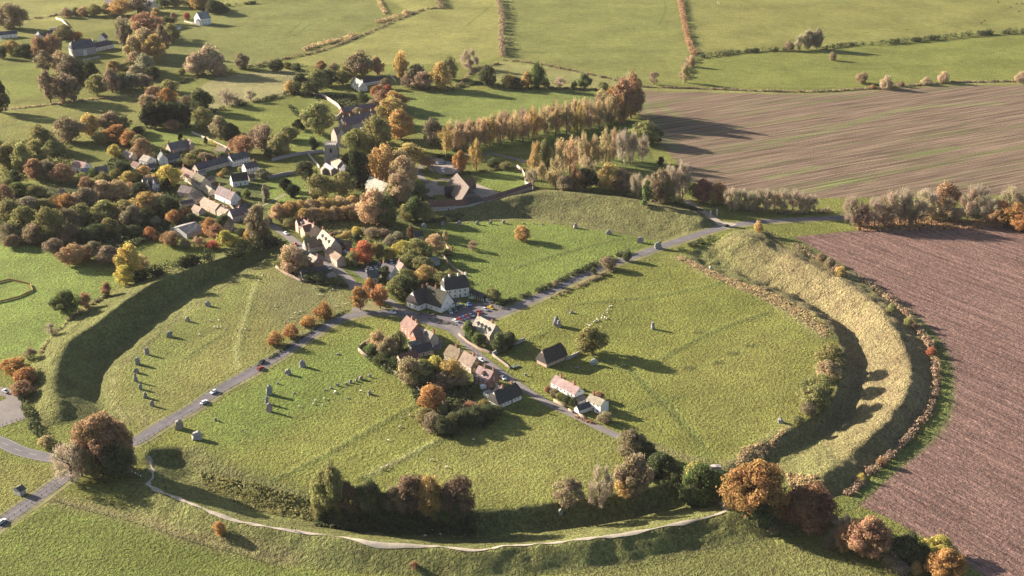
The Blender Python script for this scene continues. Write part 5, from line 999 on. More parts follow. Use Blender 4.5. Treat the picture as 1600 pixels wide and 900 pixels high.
for a in (
 ([(560,546),(569,539),(583,531)], 1.6, .5, ST1, 'short stone wall at the top corner of the southern gardens'),
 ([(560,548),(568,556),(577,561)], 1.7, .5, PK, 'stone wall at the left corner of the southern gardens'),
 ([(600,573),(612,581),(625,590),(640,600)], 1.5, .5, PK, 'pale stone wall below the pink gable in the south pasture'),
 ([(640,600),(655,610),(664,620)], 1.1, .5, ST1, 'low stone wall between the pink gable and the orange tree'),
 ([(688,628),(694,634),(699,641)], 1.5, .5, PK, 'pale wall beside the orange tree of the thicket'),
 ([(717,524),(731,536),(749,547),(770,554)], 1.3, .45, PK, 'pale garden wall in front of the house with dormers'),
 ([(770,555),(790,545),(820,533)], 1.6, .5, (.33,.31,.3), 'grey stone wall right of the clipped yews'),
 ([(770,556),(785,567),(798,577)], 1.1, .5, ST1, 'low rough wall along the lane opposite the cottages'),
 ([(884,563),(895,558),(908,552)], 1.4, .6, (.34,.31,.29), 'grey stone wall joined to the lone thatched barn'),
 ([(865,627),(876,633),(886,638)], 1.2, .4, PK, 'pale garden wall in front of the white terrace'),
 ([(888,641),(897,646)], 1.0, .4, PK, 'short pale wall left of the white garage'),
 ([(904,649),(916,655)], 1.1, .4, PK, 'pinkish wall right of the white garage'),
 ([(901,628),(911,633)], 1.2, .3, (.6,.56,.5), 'white garden wall between the two white houses'),
 ([(431,418),(445,428),(458,434),(472,441)], 1.4, .5, PK, 'stone wall round the garden west of the high street'),
 ([(424,384),(432,381),(441,376)], 1.4, .5, (.4,.36,.33), 'pale wall beside the head of the left ditch'),
 ([(474,395),(482,398),(490,401)], 1.3, .4, PK, 'lit low wall along the high street'),
 ([(425,252),(445,247),(470,242),(505,238)], 2.2, .6, (.34,.3,.3), 'long grey wall left of the church tower'),
 ([(422,279),(440,275),(462,272)], 2.2, .6, (.3,.26,.27), 'dark churchyard wall left of the yews'),
 ([(480,240),(490,252),(500,264)], 1.8, .5, (.4,.35,.28), 'wall running down to the church tower'),
 ([(400,263),(412,272),(422,280)], 1.8, .5, (.4,.34,.28), 'wall on the right of the village green'),
 ([(485,142),(495,147),(505,152)], 2.4, .6, (.38,.34,.32), 'upper grey part of the manor garden wall'),
 ([(505,152),(518,160),(528,167),(534,175),(533,181),(526,187),(520,188)], 2.8, .6, (.46,.36,.28), 'tall curved manor garden wall, pale and sunlit'),
 ([(540,178),(560,174),(590,168)], 2.2, .5, (.3,.26,.27), 'dark wall between manor and rough garden'),
 ([(607,118),(614,123),(619,129)], 1.5, .5, (.46,.42,.35), 'short pale curved wall beside the white school'),
 ([(300,208),(330,221),(362,236)], 1.6, .5, (.42,.36,.3), 'long diagonal wall across the upper village'),
 ([(350,312),(362,324),(372,336)], 1.2, .5, PK, 'sunlit wall along the street below the white gable'),
 ([(808,262),(816,268),(820,276),(821,288)], 2., .5, (.42,.34,.28), 'wall at the right end of the barn field'),
 ([(821,288),(832,291),(833,298)], 2., .5, (.4,.36,.3), 'wall corner joined to the long red roof'),
 ([(665,258),(671,264),(676,270)], 1.2, .4, (.42,.38,.33), 'low wall beside the barn car park lane'),
 ([(755,476),(775,480),(790,484)], 1.2, .5, (.3,.28,.27), 'low wall between the inn car park and the main road'),
 ([(690,398),(700,410),(712,423),(728,431)], 1.4, .5, ST1, 'garden wall on the edge of the top pasture'),
 ([(694,381),(700,390),(706,391)], 1.4, .5, (.45,.38,.25), 'sunlit wall corner near the slim tan tree'),
 ([(88,30),(97,33),(107,43)], 2.2, .6, (.5,.45,.38), 'pale wall at the far farm garden'),
 ([(78,47),(92,45),(108,43)], 2., .6, (.5,.46,.42), 'white front wall of the far farm garden'),
 ([(130,95),(140,93),(156,90)], 1.4, .5, (.45,.42,.4), 'pale terrace wall in front of the far farmhouse'),
 ([(288,34),(300,37),(324,40)], 1.2, .4, (.5,.46,.36), 'garden wall round the steep white gable house'),
 ([(90,62),(110,60),(112,52)], 1.6, .5, (.42,.28,.2), 'brick wall below the far farmyard'),
 ([(1142,433),(1150,436)][:0] or [(98,374),(130,386),(160,396),(180,404)], 1.2, .4, (.33,.25,.22), 'brown wall behind the rust trees of the cricket field'),
 ): wall(*a)
# ================================================================ standing stones
def stone(px, py, hgt, w, d, label, seed, lean=0., lying=False, col=(.25,.235,.22), grp='standing stones of the ring', diamond=False):
    r = random.Random(seed); bm = bmesh.new(); bmesh.ops.create_cube(bm, size=1.0); bmesh.ops.subdivide_edges(bm, edges=bm.edges[:], cuts=3, use_grid_fill=True)
    from mathutils import noise
    for v in bm.verts:
        c = v.co; t = c.z+.5
        f = (1.05-.22*t**2-.1*abs(t-.4) if not diamond else 1.15-1.5*abs(t-.5)) if not lying else 1
        rr = max(abs(c.x), abs(c.y)); ln = math.hypot(c.x, c.y)
        k = (rr/ln)**.22 if ln > 1e-6 else 1
        n = noise.noise_vector(Vector((c.x*1.7, c.y*1.7, c.z*1.9))+Vector((seed*3.1, seed*1.7, 0)))
        n2 = noise.noise_vector(Vector((c.x*4, c.y*4, c.z*4))+Vector((seed, 5, 2)))
        v.co = Vector(((c.x*k*f+n.x*.26+n2.x*.05)*w, (c.y*k*f+n.y*.26+n2.y*.05)*d, (t*(1-.25*abs(c.x)*(t>.6))+n.z*.1*(t > .3))*hgt-.25))
        v.co.x += lean*max(v.co.z, 0)
    me = bpy.data.meshes.new('standing_stone'); bm.to_mesh(me); bm.free(); me.materials.append(M['megalith'])
    x, y, z = gz(px, py); o = link('standing_stone' if not lying else 'fallen_stone', me, None, tuple(q*r.uniform(.85, 1.1)*(.6 if lying else 1) for q in col)); o.location = (x, y, z); o.rotation_euler = (0, 0, r.uniform(-.5, .5))
    tag(o, label, 'stone', grp, uniq=True); return o
sd = 0
def stones(group, spec):
    global sd
    for s in spec: sd += 1; stone(*s[:5], s[5], sd, *s[6:], grp=group)
AL = 'in the curved row along the left ditch'
stones('stones along the left ditch', [(325,478,3.1,2.4,1.6,'squat grey standing stone '+AL),(293,502,3.,2.2,1.5,'grey standing stone '+AL),(265,526,3.6,2.4,1.5,'leaning grey standing stone '+AL,.12),(230,554,4.,2.3,1.4,'blocky tall standing stone '+AL),(215,569,4.2,2.,1.3,'slender tall standing stone '+AL),(213,582,2.8,2.2,1.4,'short standing stone '+AL),(212,596,4.4,1.5,1.1,'thin pillar stone '+AL),(220,608,3.2,1.6,1.2,'narrow standing stone '+AL),(227,621,3.1,1.8,1.3,'rounded standing stone '+AL),(238,634,3.2,1.6,1.2,'pale standing stone at the near end of the left ditch row')])
SP = 'in the south pasture below the road'
stones('large stones of the south pasture', [(472,573,3.8,2.8,1.8,'square grey standing stone '+SP),(450,585,3.,2.8,2.,'rounded grey standing stone '+SP),(421,616,4.8,2.6,1.8,'big pointed standing stone '+SP),(417,631,4.4,1.5,1.2,'thin tall standing stone '+SP),(421,643,4.7,2.2,1.5,'large upright stone nearest the camera '+SP)])
SM = 'in the line across the south pasture'
stones('small stones of the south pasture line', [(508,610,.9,1.2,.9,'very small stone '+SM),(517,607,1.0,1.2,.9,'very small stone '+SM),(528,603,1.6,1.3,1.,'small stone '+SM),(541,601,1.4,1.2,1.,'small stone '+SM),(548,598,2.,1.4,1.,'small stone '+SM),(557,596,1.6,1.3,1.,'small stone '+SM),(564,593,2.2,1.8,1.2,'low broad stone '+SM),(577,589,1.8,1.5,1.,'small stone '+SM),(577,616,2.2,1.5,1.2,'lone small stone below the line in the south pasture'),(543,623,1.,1.2,.8,'very small stone near the sheep in the south pasture'),(528,554,1.,1.4,1.,'very small stone under the tree shadows by the road'),(434,600,1.3,1.2,.9,'small stone beside the big pointed stone'),(459,615,.9,1.,.8,'very small stone right of the big pointed stone'),(337,657,1.6,1.2,.9,'small stone in the pasture near the road')])
stones('stones by the road', [(280,670,4.6,3.4,2.,'broad pale stone leaning at the roadside'),(308,686,4.,4.2,2.,'huge wide pale stone with a notched top by the road',.05,False,(.42,.38,.33))])
stones('stones of the east pasture', [(868,508,5.2,2.6,1.6,'taller of the two big stones near the lone tree',.08),(873,511,4.2,2.2,1.6,'shorter of the two big stones near the lone tree'),(893,489,1.6,2.,1.4,'low stone behind the two big stones'),(1020,514,4.4,1.8,1.3,'isolated slender stone in the middle of the east pasture'),(928,570,3.6,3.6,2.,'diamond shaped pale stone right of the thatched barn',0.,False,(.4,.38,.35),'g',True)][:4])
stone(928, 570, 3.8, 3.4, 1.9, 'diamond shaped pale stone right of the thatched barn', 301, col=(.4,.38,.36), grp='stones of the east pasture', diamond=True)
stone(902, 575, 1., 2.4, 1.8, 'small fallen stone in the barn shadow', 302, lying=True, grp='stones of the east pasture')
stone(804, 574, 1.1, 4., 1.8, 'long flat stone lying beside the lane wall', 303, lying=True, grp='stones of the east pasture'); stone(821, 587, 1.6, 1.1, .9, 'little upright stone by the lane', 304, grp='stones of the east pasture')
stone(1219, 660, 2.2, 2.4, 2., 'round pale stone on the right ditch edge', 305, grp='stones of the east pasture'); stone(1110, 420, 2., 1.8, 1.3, 'pale stone on the ditch edge near the road', 306, col=(.45,.42,.38), grp='stones of the east pasture')
stone(1118, 734, 2.4, 4.4, 2., 'white jagged stump above the yellow tree', 307, lying=True, col=(.6,.56,.5), grp='stones of the east pasture'); stone(876, 803, 2.6, 1.4, 1.1, 'pale stone standing in the dark ditch', 308, grp='stones of the east pasture')
NP = 'in the arc under the top bank'
stones('stones under the top bank', [(663,355,3.,3.2,1.8,'broad low stone '+NP),(692,352,2.8,2.2,1.6,'grey standing stone '+NP),(718,351,2.8,2.4,1.6,'grey standing stone '+NP),(746,351,2.8,2.2,1.5,'grey standing stone '+NP),(767,350,2.6,1.7,1.3,'grey standing stone '+NP),(787,349,2.4,1.9,1.4,'grey standing stone '+NP),(818,350,1.3,.9,.8,'tiny marker stone '+NP),(834,350,1.3,.9,.8,'tiny marker stone '+NP),(847,351,1.2,1.4,.9,'tiny marker stone '+NP),(865,349,1.3,.9,.8,'tiny marker stone '+NP),(899,356,3.4,2.4,1.6,'grey standing stone at the foot of the top bank'),(951,366,3.2,2.8,1.7,'pale standing stone in the middle of the top bank foot'),(1000,379,4.,3.6,2.,'large pale stone near the road and top bank'),(1028,388,4.6,4.4,2.2,'very large pale stone beside the main road')])
# ================================================================ cars
def prism(mb, prof, y0, y1, mi=0, inset=0.):
    """side profile (x, z) swept across the width"""
    n = len(prof); vs = [(x, y0+(inset*max(0, z-.75)), z) for x, z in prof]+[(x, y1-(inset*max(0, z-.75)), z) for x, z in prof]
    mb.poly(vs, [tuple(range(n))]+[tuple(range(2*n-1, n-1, -1))]+[(i, n+i, n+(i+1) % n, (i+1) % n) for i in range(n)], mi)
def bevel(me, w=.05, seg=2):
    bm = bmesh.new(); bm.from_mesh(me); bmesh.ops.recalc_face_normals(bm, faces=bm.faces); bmesh.ops.bevel(bm, geom=bm.edges[:], offset=w, segments=seg, affect='EDGES', clamp_overlap=True); bm.to_mesh(me); bm.free(); return me
def car_meshes(kind):
    b = MB(); gl = MB()
    if kind == 'car':
        prism(b, [(-2.1,.32),(-2.12,.75),(-1.95,.92),(-1.0,.98),(1.05,.95),(1.9,.82),(2.12,.62),(2.1,.32)], -.86, .86)
        prism(b, [(-1.75,.93),(-1.25,1.42),(.15,1.46),(.95,.95)], -.8, .8, 0, .22)
        prism(gl, [(-1.5,.98),(-1.16,1.36),(.08,1.39),(.72,.98)], -.815, .815, 0, .2)
        gl.poly([(.97,-.68,.99),(.97,.68,.99),(.24,.6,1.42),(.24,-.6,1.42)], [(0,1,2,3)]); gl.poly([(-1.74,-.68,1.0),(-1.74,.68,1.0),(-1.33,.6,1.38),(-1.33,-.6,1.38)], [(3,2,1,0)])
    else:
        prism(b, [(-2.4,.35),(-2.42,1.95),(-2.3,2.15),(1.2,2.15),(1.75,1.35),(2.3,1.1),(2.4,.7),(2.38,.35)], -.95, .95)
        prism(gl, [(.35,1.35),(.35,1.9),(1.15,1.9),(1.55,1.35)], -.97, .97); gl.poly([(1.78,-.8,1.38),(1.78,.8,1.38),(1.28,.8,2.05),(1.28,-.8,2.05)], [(0,1,2,3)])
    wh = MB(); wh.tube((0,-.11,0), (0,.11,0), .33, .33, 14); rm = MB(); rm.tube((0,-.125,0), (0,.125,0), .2, .2, 10); hl = MB(); hl.box(-.06,-.18,-.08,.06,.18,.08)
    return dict(body=bevel(b.mesh('body', M['paint'])), window=gl.mesh('window', M['window']), wheel=wh.mesh('wheel', M['tyre']), rim=rm.mesh('rim', M['rim']), headlight=hl.mesh('headlight', M['lamp']))
CM = {k: car_meshes(k) for k in ('car', 'van')}
CC = dict(white=(.75,.75,.74), silver=(.45,.46,.48), black=(.015,.015,.018), red=(.3,.04,.035), blue=(.04,.09,.25), grey=(.14,.145,.15), yellow=(.7,.42,.03), orange=(.6,.12,.03), green=(.05,.12,.07))
def car(px, py, ax, ay, colour, where, group, kind='car', exact=None):
    x, y, z = gz(px, py); p, q = g(px, py), g(px+ax, py+ay); rz = math.atan2(q[1]-p[1], q[0]-p[0]); ms = CM[kind]
    o = empty('parked_car' if group != 'cars on the main road' else 'moving_car', (x, y, z+.1), rz); c = CC[colour]
    if kind == 'van': o.name = 'white_van' if colour == 'white' else 'van'
    link('body', ms['body'], o, c); link('window', ms['window'], o)
    for sx in (-1.3, 1.32):
        for sy in (-.8, .8): w_ = link('wheel', ms['wheel'], o); w_.location = (sx, sy, .33); link('rim', ms['rim'], w_)
    for sy in (-.6, .6): h_ = link('headlight', ms['headlight'], o); h_.location = (2.08 if kind == 'car' else 2.38, sy, .66)
    tag(o, exact or f"{colour} {kind} {where}", kind, group, uniq=not exact)
GM = 'cars on the main road'
car(319,630,30,-19,'white','',GM,exact='white car leading on the main road at the left'); car(334,614,-30,19,'white','',GM,exact='white car following higher on the main road at the left'); car(407,577,30,-20,'red','',GM,exact='red car on the main road below the orange trees'); car(409,567,-30,20,'black','',GM,exact='black car beside the red car on the main road'); car(3,817,30,-21,'white','',GM,exact='white car at the lower left edge of the photo'); car(613,490,20,2,'white','',GM,exact='white car rounding the bend by the island'); car(1135,354,20,-8,'black','',GM,exact='black car at the gravel turning by the gate posts')
GI = 'cars in the inn car park'
for x, y, c in ((704,489,'silver'),(712,486,'grey'),(718,483,'black'),(724,480.5,'grey'),(733,477,'blue')): car(x, y, 6, 8, c, 'parked in front of the inn wall', GI)
for x, y, c in ((712,503,'white'),(719,500,'red'),(725,498,'blue'),(730,496,'red'),(736,494.5,'silver'),(750,489,'red'),(758,485,'silver'),(767,482.5,'yellow')): car(x, y, 10, 3, c, 'in the far row of the inn car park', GI)
car(770,477,10,3,'orange','',GI,exact='orange car at the end of the inn car park'); car(765,473,10,5,'white','',GI,'van',exact='white van at the end of the inn car park')
GH = 'cars by the southern houses'
car(673,542,6,9,'white','',GH,exact='white car in the yard behind the brick house'); car(683,535,14,5,'black','',GH,exact='black car in the yard behind the brick house'); car(752,564,12,6,'white','',GH,exact='white car on the lane verge by the bend'); car(786,592,10,8,'white','',GH,exact='white car in front of the brick house by the lane'); car(758,607,14,-4,'white','',GH,'van',exact='white van beside the brick house by the lane')
GS = 'cars on the high street'
for x, y, c in ((447,366,'white'),(462,383,'red'),(485,401,'blue'),(476,396,'grey')): car(x, y, 20, 14, c, 'parked along the high street', GS)
car(540,395,12,4,'white','',GS,exact='white car behind the roadside barn'); car(514,420,12,8,'white','',GS,exact='white car on the street below the roadside barn')
for x, y, c in ((573,424,'silver'),(580,422,'white'),(588,421,'silver'),(594,419,'blue'),(566,419,'black'),(574,416.5,'grey'),(582,415,'black'),(590,413,'grey'),(598,411,'black'),(610,407,'white'),(613,415,'white'),(620,409,'grey')): car(x, y, 6, 7, c, 'in the car park behind the high street', GS)
for x, y, c in ((677.5,256,'silver'),(683.5,256,'silver'),(689.5,256,'blue'),(695,255.5,'blue')): car(x, y, 2, 8, c, 'in the back row of the barn car park', 'cars in the barn car park')
for x, y, c in ((709,267,'white'),(715,267,'white')): car(x, y, 8, 4, c, 'in the front row of the barn car park', 'cars in the barn car park')
car(692,268,4,6,'white','',None,'van',exact='white van in the barn car park')
for x, y, c, l in ((320,299,'white','white car on the village street by the cream cottage'),(344,325,'white','white car outside the pink cottage row'),(375,330,'blue','blue car outside the purple slate house'),(378,337,'silver','silver car beside the rust tree on the street'),(330,298,'silver','silver car on the street below the white gable'),(362,316,'grey','grey car by the long purple roofed house')): car(x, y, 14, 9, c, '', 'cars on the village street', exact=l)
car(9,613,10,6,'silver','',None,exact='silver car in the shaded car park at the left edge')
# ================================================================ animals and people grown from joints
def skin_mesh(name, joints, edges, sub=1):
    me = bpy.data.meshes.new(name); me.from_pydata([j[:3] for j in joints], edges, []); ob = bpy.data.objects.new(name, me); COL.objects.link(ob)
    md_ = ob.modifiers.new('s', 'SKIN'); 
    for i, j in enumerate(joints):
        v = me.skin_vertices[0].data[i]; rr = j[3]; v.radius = rr if isinstance(rr, tuple) else (rr, rr); v.use_root = i == 0
    md_.use_smooth_shade = True; ob.modifiers.new('u', 'SUBSURF').levels = sub
    dg = bpy.context.evaluated_depsgraph_get(); out = bpy.data.meshes.new_from_object(ob.evaluated_get(dg)); out.name = name; bpy.data.objects.remove(ob); return out
def quad_mesh(name, sheep=True, graze=False):
    if sheep: J = [(0,0,.62,.27),(-.38,0,.64,.25),(.35,0,.66,.23),(.55,0,.74 if not graze else .55,.13),(.78,0,.84 if not graze else .22,.1),(.92,0,.78 if not graze else .1,.06)]; lg = .045; zx = .62; lx = (.3,-.36); ly = .13
    else: J = [(0,0,1.0,.4),(-.75,0,1.05,.36),(.65,0,1.02,.36),(1.0,0,1.1 if not graze else .85,.2),(1.35,0,1.2 if not graze else .4,.16),(1.6,0,1.1 if not graze else .15,.1)]; lg = .075; zx = 1.; lx = (.6,-.72); ly = .22
    E = [(0,1),(0,2),(2,3),(3,4),(4,5)]
    for x in lx:
        for sy in (-1, 1):
            b = len(J); root = 2 if x > 0 else 1
            J += [(x, sy*ly, zx*.72, lg*2.), (x+(-.04 if x > 0 else .06), sy*ly, zx*.4, lg*1.2), (x, sy*ly, .03, lg)]; E += [(root,b),(b,b+1),(b+1,b+2)]
    b = len(J); J.append((lx[1]-.16, 0, zx*.75, lg)); E.append((1, b))
    me = skin_mesh(name, J, E); me.materials.append(M['fleece']); me.materials.append(M['hide'])
    for p in me.polygons:
        c = p.center
        if sheep and (c.z < zx*.42 and c.x < .5 or c.x > .72): p.material_index = 1
    return me
SHEEP = [quad_mesh('sheep', True, False), quad_mesh('sheep', True, True)]; COW = [quad_mesh('cow', False, False), quad_mesh('cow', False, True)]
ar = random.Random(9)
def flock(pts, label, group, cows=False, col=(.72,.66,.54)):
    for x, y in pts:
        X_, Y_, Z_ = gz(x, y); o = link('cow' if cows else 'sheep', ar.choice(COW if cows else SHEEP), None, col); o.location = (X_, Y_, Z_); o.rotation_euler = (0,0,ar.uniform(0, 6.28)); s_ = ar.uniform(.95, 1.15); o.scale = (s_,)*3
        tag(o, label, 'cow' if cows else 'sheep', group)
flock([(953,480),(955,479),(948,487),(949,490),(942,492),(941,495),(940,498),(944,500),(948,499),(945,497),(933,500),(935,502),(930,503),(928,504),(932,501),(924,508),(938,512),(917,509),(921,510),(950,485)], 'pale sheep strung out in the line beside the lone tree', 'sheep in the east pasture')
flock([(523,615),(507,624),(493,627),(490,632),(504,634),(467,636),(564,612),(524,613)], 'pale sheep grazing among the small stones of the south pasture', 'sheep in the south pasture')
flock([(607,689),(596,733),(605,729),(674,720),(698,731),(740,688),(625,668),(627,654),(662,673),(655,610),(640,650)], 'white sheep scattered across the lower south pasture', 'sheep in the lower pasture')
flock([(328,502),(342,502),(312,524),(340,513),(346,512),(352,515),(384,515),(335,512),(405,440),(410,432),(455,498),(462,490),(470,488),(430,480),(500,462),(520,454),(540,476),(525,480),(445,505),(478,500)], 'pale sheep in the western pasture', 'sheep in the western pasture')
flock([(664,838),(676,829),(688,836),(402,420),(407,428)], 'pale sheep beside the ditch', 'sheep by the ditch')
flock([(1559,3),(1560,5),(1588,7),(1597,7),(1579,12),(1592,19),(1538,33),(1533,37)], 'black cow far off in the top right pasture', 'cattle in the far pasture', True, (.012,.011,.011))
flock([(1121,5),(1124,6)], 'pale cow by itself at the top of the far pasture', 'pale cattle far off', True, (.6,.56,.5))
def person_mesh(stride):
    J = [(0,0,.95,.14),(0,0,1.15,.135),(0,0,1.38,.15),(0,0,1.5,.06),(0,0,1.6,.085),(0,0,1.7,.09)]; E = [(0,1),(1,2),(2,3),(3,4),(4,5)]
    for s in (-1, 1):
        b = len(J); J += [(0,s*.1,.86,.095),(stride*s*.16,s*.1,.5,.065),(stride*s*.26,s*.1,.08,.045),(stride*s*.26+.12,s*.11,.04,.045)]; E += [(0,b),(b,b+1),(b+1,b+2),(b+2,b+3)]
        b = len(J); J += [(0,s*.2,1.4,.065),(-stride*s*.1,s*.25,1.12,.045),(-stride*s*.12+.05,s*.24,.88,.033),(-stride*s*.12+.08,s*.23,.78,.03)]; E += [(2,b),(b,b+1),(b+1,b+2),(b+2,b+3)]
    me = skin_mesh('person', J, E)
    for q in ('skin','cloth','trouser','hair'): me.materials.append(M[q])
    for p in me.polygons:
        c = p.center; p.material_index = 0
        if c.z > 1.66 or (c.z > 1.6 and c.x < -.02): p.material_index = 3
        elif c.z < .07: p.material_index = 3
        elif c.z < .93 and abs(c.y) < .19: p.material_index = 2
        elif .86 < c.z < 1.48: p.material_index = 1
    return me
PM = [person_mesh(0), person_mesh(1)]
def person(px, py, colr, label, group=None, walk=True):
    x, y, z = gz(px, py); o = link('person', PM[1 if walk else 0], None, colr); o.location = (x, y, z); o.rotation_euler = (0,0,ar.uniform(0, 6.28)); s_ = ar.uniform(.98, 1.1); o.scale = (s_,)*3; tag(o, label, 'person', group, uniq=True)
DK, WH, RD, BL = (.02,.022,.03), (.75,.74,.72), (.4,.04,.04), (.05,.08,.2)
for x, y, c, l in ((456,829,DK,'person in dark clothes walking left on the chalk path'),(462,830,DK,'second dark dressed walker on the chalk path'),(246,759,DK,'person in dark clothes below the path bend'),(259,765,DK,'dark dressed walker on the grass below the path bend'),(236,735,DK,'person standing on the steep top of the chalk path'),(238,706,BL,'person in blue at the head of the chalk path'),(241,703,DK,'dark dressed person at the head of the chalk path'),(232,694,DK,'person by the fence above the chalk path'),(228,708,WH,'person in white left of the path head'),(1050,636,DK,'lone dark dressed walker in the east pasture'),(371,519,DK,'person walking on the west pasture track'),(380,676,DK,'dark dressed person with a group in the south pasture'),(384,677,WH,'person in pale top with the group in the south pasture'),(377,678,BL,'person in blue with the group in the south pasture'),(338,658,DK,'person beside the small stone near the road')): person(x, y, c, l)
for x, y in ((207,741),(212,743),(216,745),(220,747)): person(x, y, WH, 'person in a white top standing by the trees at the path', 'walkers in white tops', False)
for x, y in ((686,302),(689,300.5),(692,301.5)): person(x, y, DK, 'dark dressed person standing in the barn yard', 'visitors in the barn yard', False)
for x, y in ((668,492),(674,496),(690,503),(696,502),(681,498)): person(x, y, ar.choice([DK, BL, RD]), 'person outside the inn among the tables', 'visitors outside the inn', False)
for x, y, l in ((25,496,'person in white on the cricket field'),(60,501,'dark dressed person on the cricket field')): person(x, y, WH if 'white' in l else DK, l)
# ================================================================ street furniture, tables, fences
mt = MB(); mt.box(-.9,-.38,.7,.9,.38,.76); ms_ = MB(); ms_.box(-.9,-.14,.42,.9,.14,.47); ml = MB()
for x in (-.6, .6): ml.box(x-.05,-.7,.34,x+.05,.7,.4); ml.tube((x,-.6,0),(x,-.15,.72),.05,.05,4); ml.tube((x,.6,0),(x,.15,.72),.05,.05,4)
T_, S_, L_ = mt.mesh('table_top', M['wood']), ms_.mesh('seat', M['wood']), ml.mesh('frame', M['wood'])
for i, (x, y) in enumerate(((660,490),(665,494),(671,499),(676,493),(683,500),(686,505),(694,506),(701,505),(708,507),(655,492))):
    X_, Y_, Z_ = gz(x, y); o = empty('picnic_table', (X_, Y_, .06), ar.uniform(0, 3)); link('table_top', T_, o); link('frame', L_, o)
    for s in (-.65, .65): q = link('seat', S_, o); q.location = (0, s, 0)
    tag(o, 'wooden picnic table on the forecourt of the inn', 'picnic table', 'picnic tables outside the inn', uniq=True)
x, y, z = gz(737, 471); o = empty('parasol', (x, y, .06)); m = MB(); m.tube((0,0,0), (0,0,2.6), .04, .04, 6); m.build('pole', M['wood'], o); m = MB()
vs = [(2*math.cos(i*math.pi/4), 2*math.sin(i*math.pi/4), 2.2) for i in range(8)]+[(0,0,2.85)]; m.poly(vs, [(i, (i+1) % 8, 8) for i in range(8)]); m.build('canopy', M['cloth'], o, (.2,.26,.18)); tag(o, 'green parasol between inn and car park', 'parasol')
for x, y, l in ((1110,338,'left pale gate post at the gravel turning'),(1120,336,'right pale gate post at the gravel turning')):
    X_, Y_, Z_ = gz(x, y); m = MB(); m.box(-.45,-.45,-.2,.45,.45,3.4,0,.85); m.box(-.6,-.6,3.4,.6,.6,3.7); m.tube((0,0,3.7),(0,0,4.3),.3,.2,8); o = m.build('gate_post', M['stone'], None, (.5,.46,.4)); o.location = (X_, Y_, Z_); tag(o, l, 'gate post', 'gate posts by the turning')
X_, Y_, Z_ = gz(1231, 642); m = MB(); m.box(-.12,-.12,-.3,.12,.12,2.4); m.box(-.45,-.16,1.5,.45,-.121,2.2,1); o = m.build('notice_post', [M['wood'], M['white']]); o.location = (X_, Y_, Z_); tag(o, 'wooden post with small notice on the right ditch edge', 'notice post')
pm = MB(); pm.box(-.07,-.07,-.3,.07,.07,1.2); POST = pm.mesh('post', M['wood'])
def fence(P, label, step=3.2, rails=2, terrain=True):
    Pw = densify(catmull([gz(*p)[:2] for p in P], 6), step); Pw = Pw[:300]; z = zat(Pw[:,0], Pw[:,1]); o = empty('fence', (Pw[0,0], Pw[0,1], 0))
    for (x, y), zz in zip(Pw, z): q = link('post', POST, o); q.location = (x-Pw[0,0], y-Pw[0,1], zz)
    m = MB()
    for k in range(rails):
        for i in range(len(Pw)-1): m.tube((Pw[i,0]-Pw[0,0], Pw[i,1]-Pw[0,1], z[i]+.5+.5*k), (Pw[i+1,0]-Pw[0,0], Pw[i+1,1]-Pw[0,1], z[i+1]+.5+.5*k), .035, .035, 3, cap=False)
    m.build('rail', M['wood'], o); tag(o, label, 'fence', 'stock fences')
fence([(85,783),(130,796),(200,814),(270,837),(310,850),(370,865),(440,887)], 'fence between rough bank foot and green field at the lower left')
fence([(882,893),(1000,878),(1100,860),(1200,845)], 'fence along the bank foot at the bottom right')
fence([(215,694),(260,668),(340,620),(400,587),(440,563),(490,530)], 'fence along the lower side of the main road')
fence([(250,660),(340,604),(400,570),(440,546),(478,520)], 'fence along the upper side of the main road')
fence([(90,757),(50,787),(0,822)], 'fence on the lower edge of the road at the left corner'); fence([(85,745),(35,780),(-20,815)], 'fence on the upper edge of the road at the left corner')
fence([(725,536),(760,562),(800,590),(840,617)], 'fence along the lower edge of the lane'); fence([(780,483),(850,457),(900,434),(960,408)], 'fence along the lower edge of the main road past the inn')
fence([(195,461),(150,488),(105,525),(82,570)], 'fence along the crest of the left bank'); fence([(965,690),(1010,705),(1060,722),(1100,735)], 'fence from the lane end to the ditch')
fence([(1240,376),(1320,366),(1420,357)], 'fence at the top edge of the ploughed field'); fence([(0,667),(38,656),(52,676)], 'fence below the grey car park')
m = MB(); P_ = densify(np.array([g(*p) for p in ((-10,475),(15,469),(30,465),(52,455),(47,445),(30,441),(15,438),(-5,443))]), 2.); c0 = P_[0]; o = empty('netting_fence', (*c0, 0))
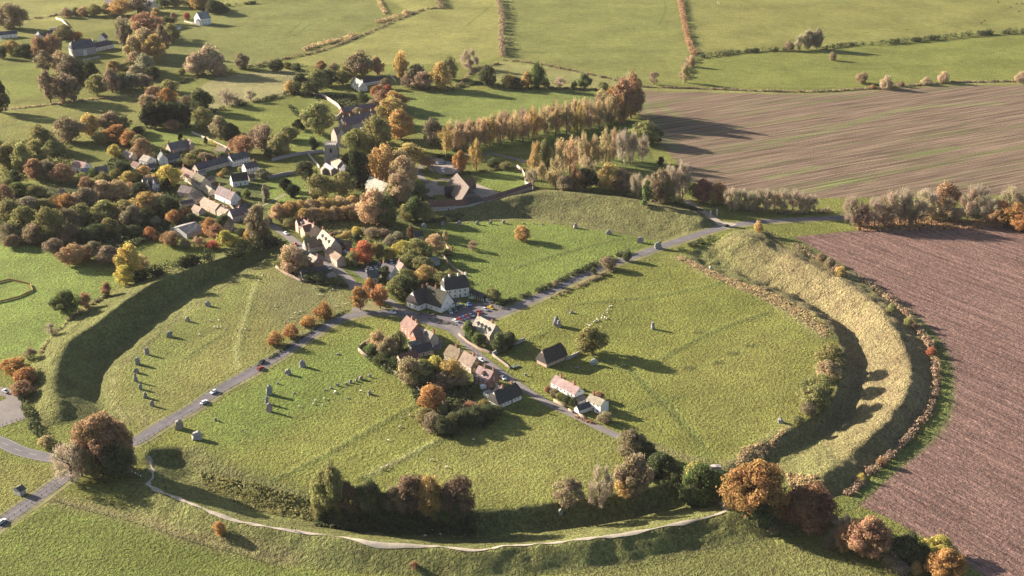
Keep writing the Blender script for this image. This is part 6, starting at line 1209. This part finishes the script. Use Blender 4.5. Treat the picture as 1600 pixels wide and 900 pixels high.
for i in range(len(P_)-1):
    a, b = P_[i]-c0, P_[i+1]-c0; m.poly([(a[0],a[1],.1),(b[0],b[1],.1),(b[0],b[1],1.1),(a[0],a[1],1.1),(a[0]+.05,a[1]+.05,.1),(b[0]+.05,b[1]+.05,.1),(b[0]+.05,b[1]+.05,1.1),(a[0]+.05,a[1]+.05,1.1)], [(0,1,2,3),(7,6,5,4),(3,2,6,7)])
m.build('netting', M['cloth'], o, (.36,.17,.08))
for x, y in P_[::2]: q = link('post', POST, o); q.location = (x-c0[0], y-c0[1], .1)
tag(o, 'orange netting fence round a patch of the cricket field', 'netting fence')
# ================================================================ thin autumn haze
bm = bmesh.new(); bmesh.ops.create_cube(bm, size=1); me = bpy.data.meshes.new('haze'); bm.to_mesh(me); bm.free()
hz = link('haze', me); HB = (-4600, 4600, -1500, 7600, -75, 300)
hz.scale = (HB[1]-HB[0], HB[3]-HB[2], HB[5]-HB[4]); hz.location = ((HB[0]+HB[1])/2, (HB[2]+HB[3])/2, (HB[4]+HB[5])/2)
m, nt, out = nmat('haze_air'); v = nt.nodes.new('ShaderNodeVolumePrincipled'); v.inputs['Density'].default_value = .000013; v.inputs['Color'].default_value = (.93, .90, .96, 1); v.inputs['Anisotropy'].default_value = .0
nt.links.new(v.outputs[0], out.inputs['Volume']); me.materials.append(m); tag(hz, kind='stuff', label='thin pale autumn haze lying over the whole valley')
# ================================================================ labels that would be the same are told apart by their place
bpy.context.view_layer.update()
ORD = ['first','second','third','fourth','fifth','sixth','seventh','eighth','ninth','tenth','eleventh','twelfth','thirteenth','fourteenth','fifteenth','sixteenth','seventeenth','eighteenth','nineteenth','twentieth']
NUM = ['zero','one','two','three','four','five','six','seven','eight','nine','ten','eleven','twelve','thirteen','fourteen','fifteen','sixteen','seventeen','eighteen','nineteen','twenty']
by = {}
for o in PENDING: by.setdefault(o['label'], []).append(o)
for lab, os_ in by.items():
    if len(os_) < 2: continue
    os_.sort(key=lambda o: proj(*o.location)[0]); n = len(os_)
    for i, o in enumerate(os_):
        if n == 2: t = ('left of two', 'right of two')[i]
        elif n == 3: t = ('leftmost of three', 'middle of three', 'rightmost of three')[i]
        else: t = 'leftmost' if i == 0 else 'rightmost' if i == n-1 else f'{ORD[i]} from left' if n <= 20 else f'number {i+1} from left'
        o['label'] = f'{lab}, {t}'
